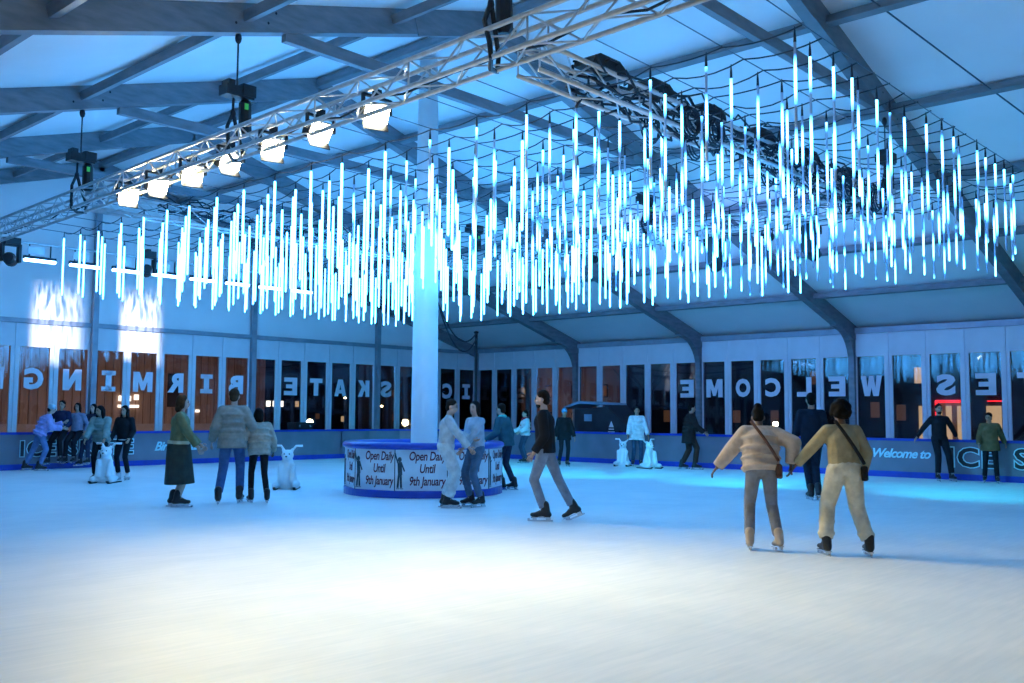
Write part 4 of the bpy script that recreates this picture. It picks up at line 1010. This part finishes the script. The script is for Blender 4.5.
# --- embracing pair before the kiosk
person('man in pale hoodie and white trousers hugging a woman by the kiosk', (11.66, 11.60), 88, 1.70, (cl('pale_hoodie', (0.52, 0.58, 0.62)), 0.035, -0.10, 'hoodie'), (cl('white_joggers', (0.62, 0.68, 0.70)), 0.035, 'trousers'), ('short', HD), 'light',
       feet=[(-0.10, 0.0, 0.15), (0.11, 0.05, 0.15)], hands=[(0.02, 0.42, 1.12), (0.20, 0.38, 0.98)], lean=6, head=(8, 12), group='embracing pair')
person('dark-haired woman in light blue sweater and jeans hugged by the kiosk', (12.13, 11.40), -128, 1.67, (cl('light_blue_knit', (0.40, 0.50, 0.60)), 0.025, -0.04, 'sweater'), (cl('blue_jeans', (0.10, 0.17, 0.27)), 0.010, 'trousers'), ('bob', HB), 'light',
       feet=[(-0.11, -0.02, 0.15), (0.09, 0.05, 0.15)], hands=[(-0.10, 0.34, 0.98), (0.02, 0.36, 1.16)], lean=3, head=(0, -18), group='embracing pair')
# --- behind the kiosk
person('skater in dark teal jacket passing behind the kiosk', (14.95, 13.35), -60, 1.68, (teal, 0.045, -0.12, 'jacket'), (cl('dark_blue_jeans', (0.02, 0.035, 0.07)), 0.008, 'trousers'), ('short', HD), 'light', feet=[(-0.09, 0.05, 0.15), (0.10, -0.12, 0.15)], lean=12, hands=[(-0.35, 0.28, 1.0), (0.30, 0.1, 0.9)], extra={'scarf': cl('turquoise', (0.10, 0.55, 0.50))})
# --- left: dress skater, blurred couple
person('skater in olive jacket, pale belt and long dark green skirt facing right', (8.8, 14.55), 78, 1.73, (cl('olive', (0.17, 0.19, 0.10)), 0.04, -0.02, 'jacket'), (cl('dark_green', (0.035, 0.05, 0.045)), 0.0, 'skirt', 0.36), ('bob', HBR), 'light',
       feet=[(-0.09, -0.06, 0.15), (0.09, 0.03, 0.15)], hands=[(-0.20, 0.30, 0.98), (0.24, 0.34, 0.90)], lean=3, extra={'belt': cl('pale_belt', (0.55, 0.58, 0.42)), 'belt_z': 0.02})
person('tall skater in grey-beige coat and jeans seen from behind', (9.72, 14.53), -8, 1.86, (cl('grey_beige', (0.30, 0.30, 0.27)), 0.05, -0.16, 'coat'), (cl('bright_jeans', (0.05, 0.12, 0.30)), 0.012, 'trousers'), ('short', HBR), 'light', feet=[(-0.16, -0.20, 0.15), (0.12, 0.06, 0.15)], hands=[(-0.32, 0.12, 0.95), (0.40, 0.18, 1.05)], lean=8, group='blurred couple')
person('shorter skater in beige jacket and black leggings beside the tall one', (10.07, 14.29), -25, 1.55, (cl('beige', (0.40, 0.37, 0.31)), 0.055, -0.12, 'jacket'), (black_c, 0.0, 'leggings'), ('bob', HB), 'dark', feet=[(-0.12, 0.10, 0.15), (0.14, -0.10, 0.15)], hands=[(-0.40, 0.25, 1.10), (0.30, 0.22, 0.95)], lean=14, group='blurred couple')
# --- two women with the polar bear
person('long-haired woman in grey-green jacket pushing a white bear skate aid', (10.48, 20.80), 178, 1.60, (cl('grey_green', (0.22, 0.27, 0.25)), 0.05, -0.12, 'jacket'), (black_c, 0.005, 'trousers'), ('long', HB), 'mid', hands=[(-0.22, 0.42, 0.92), (0.22, 0.42, 0.92)], lean=8, head=(6, 30), group='women with the bear', extra={'panel': black_c})
person('long-haired woman all in black with white skates beside the bear pusher', (10.98, 20.80), 186, 1.60, (black_c, 0.03, -0.04, 'jumper'), (cl('black_legging', (0.012, 0.012, 0.016)), 0.004, 'trousers'), ('long', HB), 'mid', skates='white', hands=[(-0.24, 0.22, 0.98), (0.22, 0.24, 0.96)], head=(4, 10), group='women with the bear', extra={'hem': cl('white_bag', (0.62, 0.66, 0.68))})
# --- group at the left barrier
person('person in lilac hooded jacket and pale blue beanie leaning over the barrier', (11.02, 25.25), 62, 1.68, (cl('lilac', (0.36, 0.36, 0.70)), 0.065, -0.10, 'jacket'), (cl('pale_jeans', (0.14, 0.22, 0.42)), 0.012, 'trousers'), ('short', HB), 'light',
       feet=[(-0.12, -0.32, 0.15), (0.12, 0.0, 0.15)], hands=[(-0.02, 0.52, 1.24), (0.26, 0.50, 1.10)], lean=24, group='friends at the barrier', extra={'hat': cl('pale_blue_beanie', (0.35, 0.52, 0.62))})
sit = dict(pz=1.03, knee=(0, 1, 0.3), group='friends at the barrier', hips=(0, -0.08))
person('man in dark navy top sitting on the left barrier rail', (11.66, 25.66), 180, 1.72, (cl('dark_navy', (0.015, 0.02, 0.06)), 0.03, -0.05, 'jacket'), (black_c, 0.006, 'trousers'), ('short', HB), 'mid', feet=[(-0.16, 0.26, 0.32), (0.17, 0.26, 0.28)], hands=[(-0.22, 0.22, 1.10), (0.40, 0.16, 1.28)], **sit)
person('dark-haired woman in grey-lilac top sitting between two friends on the barrier', (12.05, 25.66), 184, 1.66, (cl('grey_lilac', (0.22, 0.23, 0.34)), 0.02, -0.02, 'top'), (cl('black_jeans', (0.013, 0.014, 0.02)), 0.006, 'trousers'), ('bob', HB), 'mid', feet=[(-0.11, 0.24, 0.30), (0.12, 0.26, 0.30)], hands=[(-0.30, 0.05, 1.02), (0.30, 0.05, 1.02)], **sit)
person('long-haired woman in dark jacket sitting on the barrier beside the gable post', (12.45, 25.66), 196, 1.64, (cl('dark_indigo', (0.03, 0.03, 0.06)), 0.03, -0.05, 'jacket'), (cl('indigo_jeans', (0.03, 0.04, 0.08)), 0.006, 'trousers'), ('long', HB), 'light', feet=[(-0.11, 0.22, 0.26), (0.12, 0.26, 0.22)], hands=[(-0.22, 0.24, 1.10), (0.24, 0.20, 1.05)], extra={'panel': cl('pale_tee', (0.50, 0.50, 0.58))}, **sit)
# --- far side
person('person in dark coat and blue beanie at the far barrier behind the centre man', (22.4, 18.0), 170, 1.63, (black_c, 0.04, -0.20, 'coat'), (cl('black_far', (0.014, 0.014, 0.02)), 0.004, 'trousers'), ('short', HB), 'mid', feet=[(-0.10, 0, 0.15), (0.16, 0.02, 0.15)], extra={'hat': cl('blue_beanie', (0.10, 0.30, 0.50))}, group='skaters at the far side')
person('skater in white and red jacket at the far barrier', (22.9, 19.9), -110, 1.58, (cl('white_far', (0.60, 0.66, 0.70)), 0.05, -0.08, 'jacket'), (cl('far_jeans', (0.05, 0.07, 0.12)), 0.006, 'trousers'), ('short', HD), 'light', hands=[(-0.3, 0.3, 1.05), (0.3, 0.3, 1.05)], extra={'scarf': cl('red_far', (0.45, 0.03, 0.05))}, group='skaters at the far side')
person('person in white coat with blue front between two white bear aids', (24.15, 16.75), 178, 1.70, (cl('white_coat', (0.66, 0.72, 0.74)), 0.05, -0.22, 'coat'), (cl('far_blue_jeans', (0.04, 0.08, 0.14)), 0.006, 'trousers'), ('short', HD), 'mid', hands=[(-0.32, 0.20, 0.85), (0.32, 0.22, 0.85)], extra={'panel': cl('blue_panel', (0.10, 0.25, 0.35))}, group='skaters at the far side')
person('skater in dark brown coat near the far barrier, right of the bear aids', (23.7, 14.75), 84, 1.78, (cl('dark_brown', (0.022, 0.016, 0.014)), 0.06, -0.30, 'coat'), (cl('brown_trouser', (0.05, 0.028, 0.02)), 0.02, 'trousers'), ('short', HB), 'mid', feet=[(-0.10, -0.16, 0.15), (0.10, 0.14, 0.15)], hands=[(-0.25, 0.35, 1.05), (0.25, 0.35, 1.0)], lean=8, group='skaters at the far side')
person('bearded man in black standing back against the right barrier, elbows out', (24.22, 8.42), 184, 1.76, (cl('black_sweat', (0.012, 0.014, 0.018)), 0.02, -0.06, 'sweater'), (cl('black_trackpants', (0.012, 0.015, 0.02)), 0.012, 'trousers'), ('short', HB), 'mid', feet=[(-0.18, 0.22, 0.15), (0.12, 0.20, 0.15)], hands=[(-0.50, -0.24, 0.96), (0.44, -0.24, 0.98)], elbow=(1.0, 0.2, 0.1), extra={'beard': True}, group='skaters at the right barrier')
person('person in olive coat by the right barrier, holding the rail', (24.26, 7.35), 205, 1.57, (cl('olive_coat', (0.17, 0.11, 0.05)), 0.045, -0.20, 'coat'), (cl('black_kid', (0.012, 0.014, 0.018)), 0.004, 'trousers'), ('short', HB), 'mid', feet=[(-0.14, 0.06, 0.15), (0.14, -0.12, 0.15)], hands=[(-0.34, -0.26, 1.0), (0.26, 0.2, 0.98)], lean=5, head=(8, 20), group='skaters at the right barrier')

# ================================================================== bear skate aids
def bear(loc, face, label, s=1.0):
    t = tag(empty('bear_skate_aid', (loc[0], loc[1], 0), heading(face)), label, 'skate aid', 'polar bear skate aids')
    P = [('T', V((0, -0.02, 0.10)), V((0, 0, 0.50)), 0.20, 0.115, 0.85), ('E', V((0, 0.02, 0.63)), V((0.115, 0.11, 0.105))), ('E', V((0, 0.12, 0.60)), V((0.06, 0.06, 0.05))),
         ('E', V((-0.085, 0, 0.725)), V((0.035, 0.025, 0.04))), ('E', V((0.085, 0, 0.725)), V((0.035, 0.025, 0.04))),
         ('T', V((-0.12, 0.08, 0.44)), V((-0.10, 0.17, 0.16)), 0.055, 0.05), ('T', V((0.12, 0.08, 0.44)), V((0.10, 0.17, 0.16)), 0.055, 0.05),
         ('T', V((-0.17, 0.0, 0.09)), V((-0.19, 0.22, 0.08)), 0.075, 0.06), ('T', V((0.17, 0.0, 0.09)), V((0.19, 0.22, 0.08)), 0.075, 0.06), ('E', V((0, -0.16, 0.09)), V((0.20, 0.14, 0.07)))]
    P = [((p[0], p[1] * s, p[2] * s) if p[0] == 'E' else ('T', p[1] * s, p[2] * s, p[3] * s, p[4] * s) + tuple(p[5:])) for p in P]
    blob('bear_body', P, M['bear'], t, 0.018, 3)
    for q in (-1, 1):
        b = MB(); b.tube([V((q * 0.06, -0.06, 0.70)) * s, V((q * 0.14, -0.10, 0.80)) * s, V((q * 0.26, -0.12, 0.80)) * s], 0.022, 8); b.build('handle', M['bear'], t, True)
        b = MB(); b.ell(V((q * 0.045, 0.115, 0.655)) * s, (0.014, 0.012, 0.014), None, 8, 6); b.build('eye', M['black'], t, True)
        b = MB(); b.bar(V((q * 0.18, -0.32, 0.012)) * s, V((q * 0.18, 0.30, 0.012)) * s, 0.05, 0.024); b.bar(V((q * 0.18, 0.29, 0.012)) * s, V((q * 0.18, 0.36, 0.05)) * s, 0.05, 0.02); b.build('runner', M['black'], t)
    b = MB(); b.ell(V((0, 0.18, 0.61)) * s, (0.02, 0.014, 0.015), None, 8, 6); b.build('nose', M['black'], t, True)
bear((10.33, 20.22), 180, 'white bear skate aid in front of the grey-green jacket')
bear((12.06, 16.37), 176, 'white bear skate aid standing alone left of the kiosk', 1.02)
bear((23.75, 16.95), 200, 'white bear skate aid left of the white-coated person', 0.95)
bear((23.3, 15.75), 150, 'white bear skate aid right of the white-coated person', 0.98)

# ------------------------------------------------------------------ bake the fused skins into plain meshes
dg = bpy.context.evaluated_depsgraph_get()
baked = {}
for o, ex in PENDING:
    me = bpy.data.meshes.new_from_object(o.evaluated_get(dg)); me.name = o.name
    baked[o.name] = (o, ex, me)
for o, ex, me in baked.values():
    o.modifiers.clear()
    if ex is not None and ex.f:
        bm = bmesh.new(); bm.from_mesh(me); vs = [bm.verts.new(v) for v in ex.v]
        for f in ex.f: bm.faces.new([vs[i] for i in f]).smooth = True
        bm.to_mesh(me); bm.free()
    me.polygons.foreach_set('use_smooth', [True] * len(me.polygons))
    o.data = me
for o, q in SKOBJ: o.data = SK[q].data
for q in SK: bpy.data.objects.remove(SK[q])
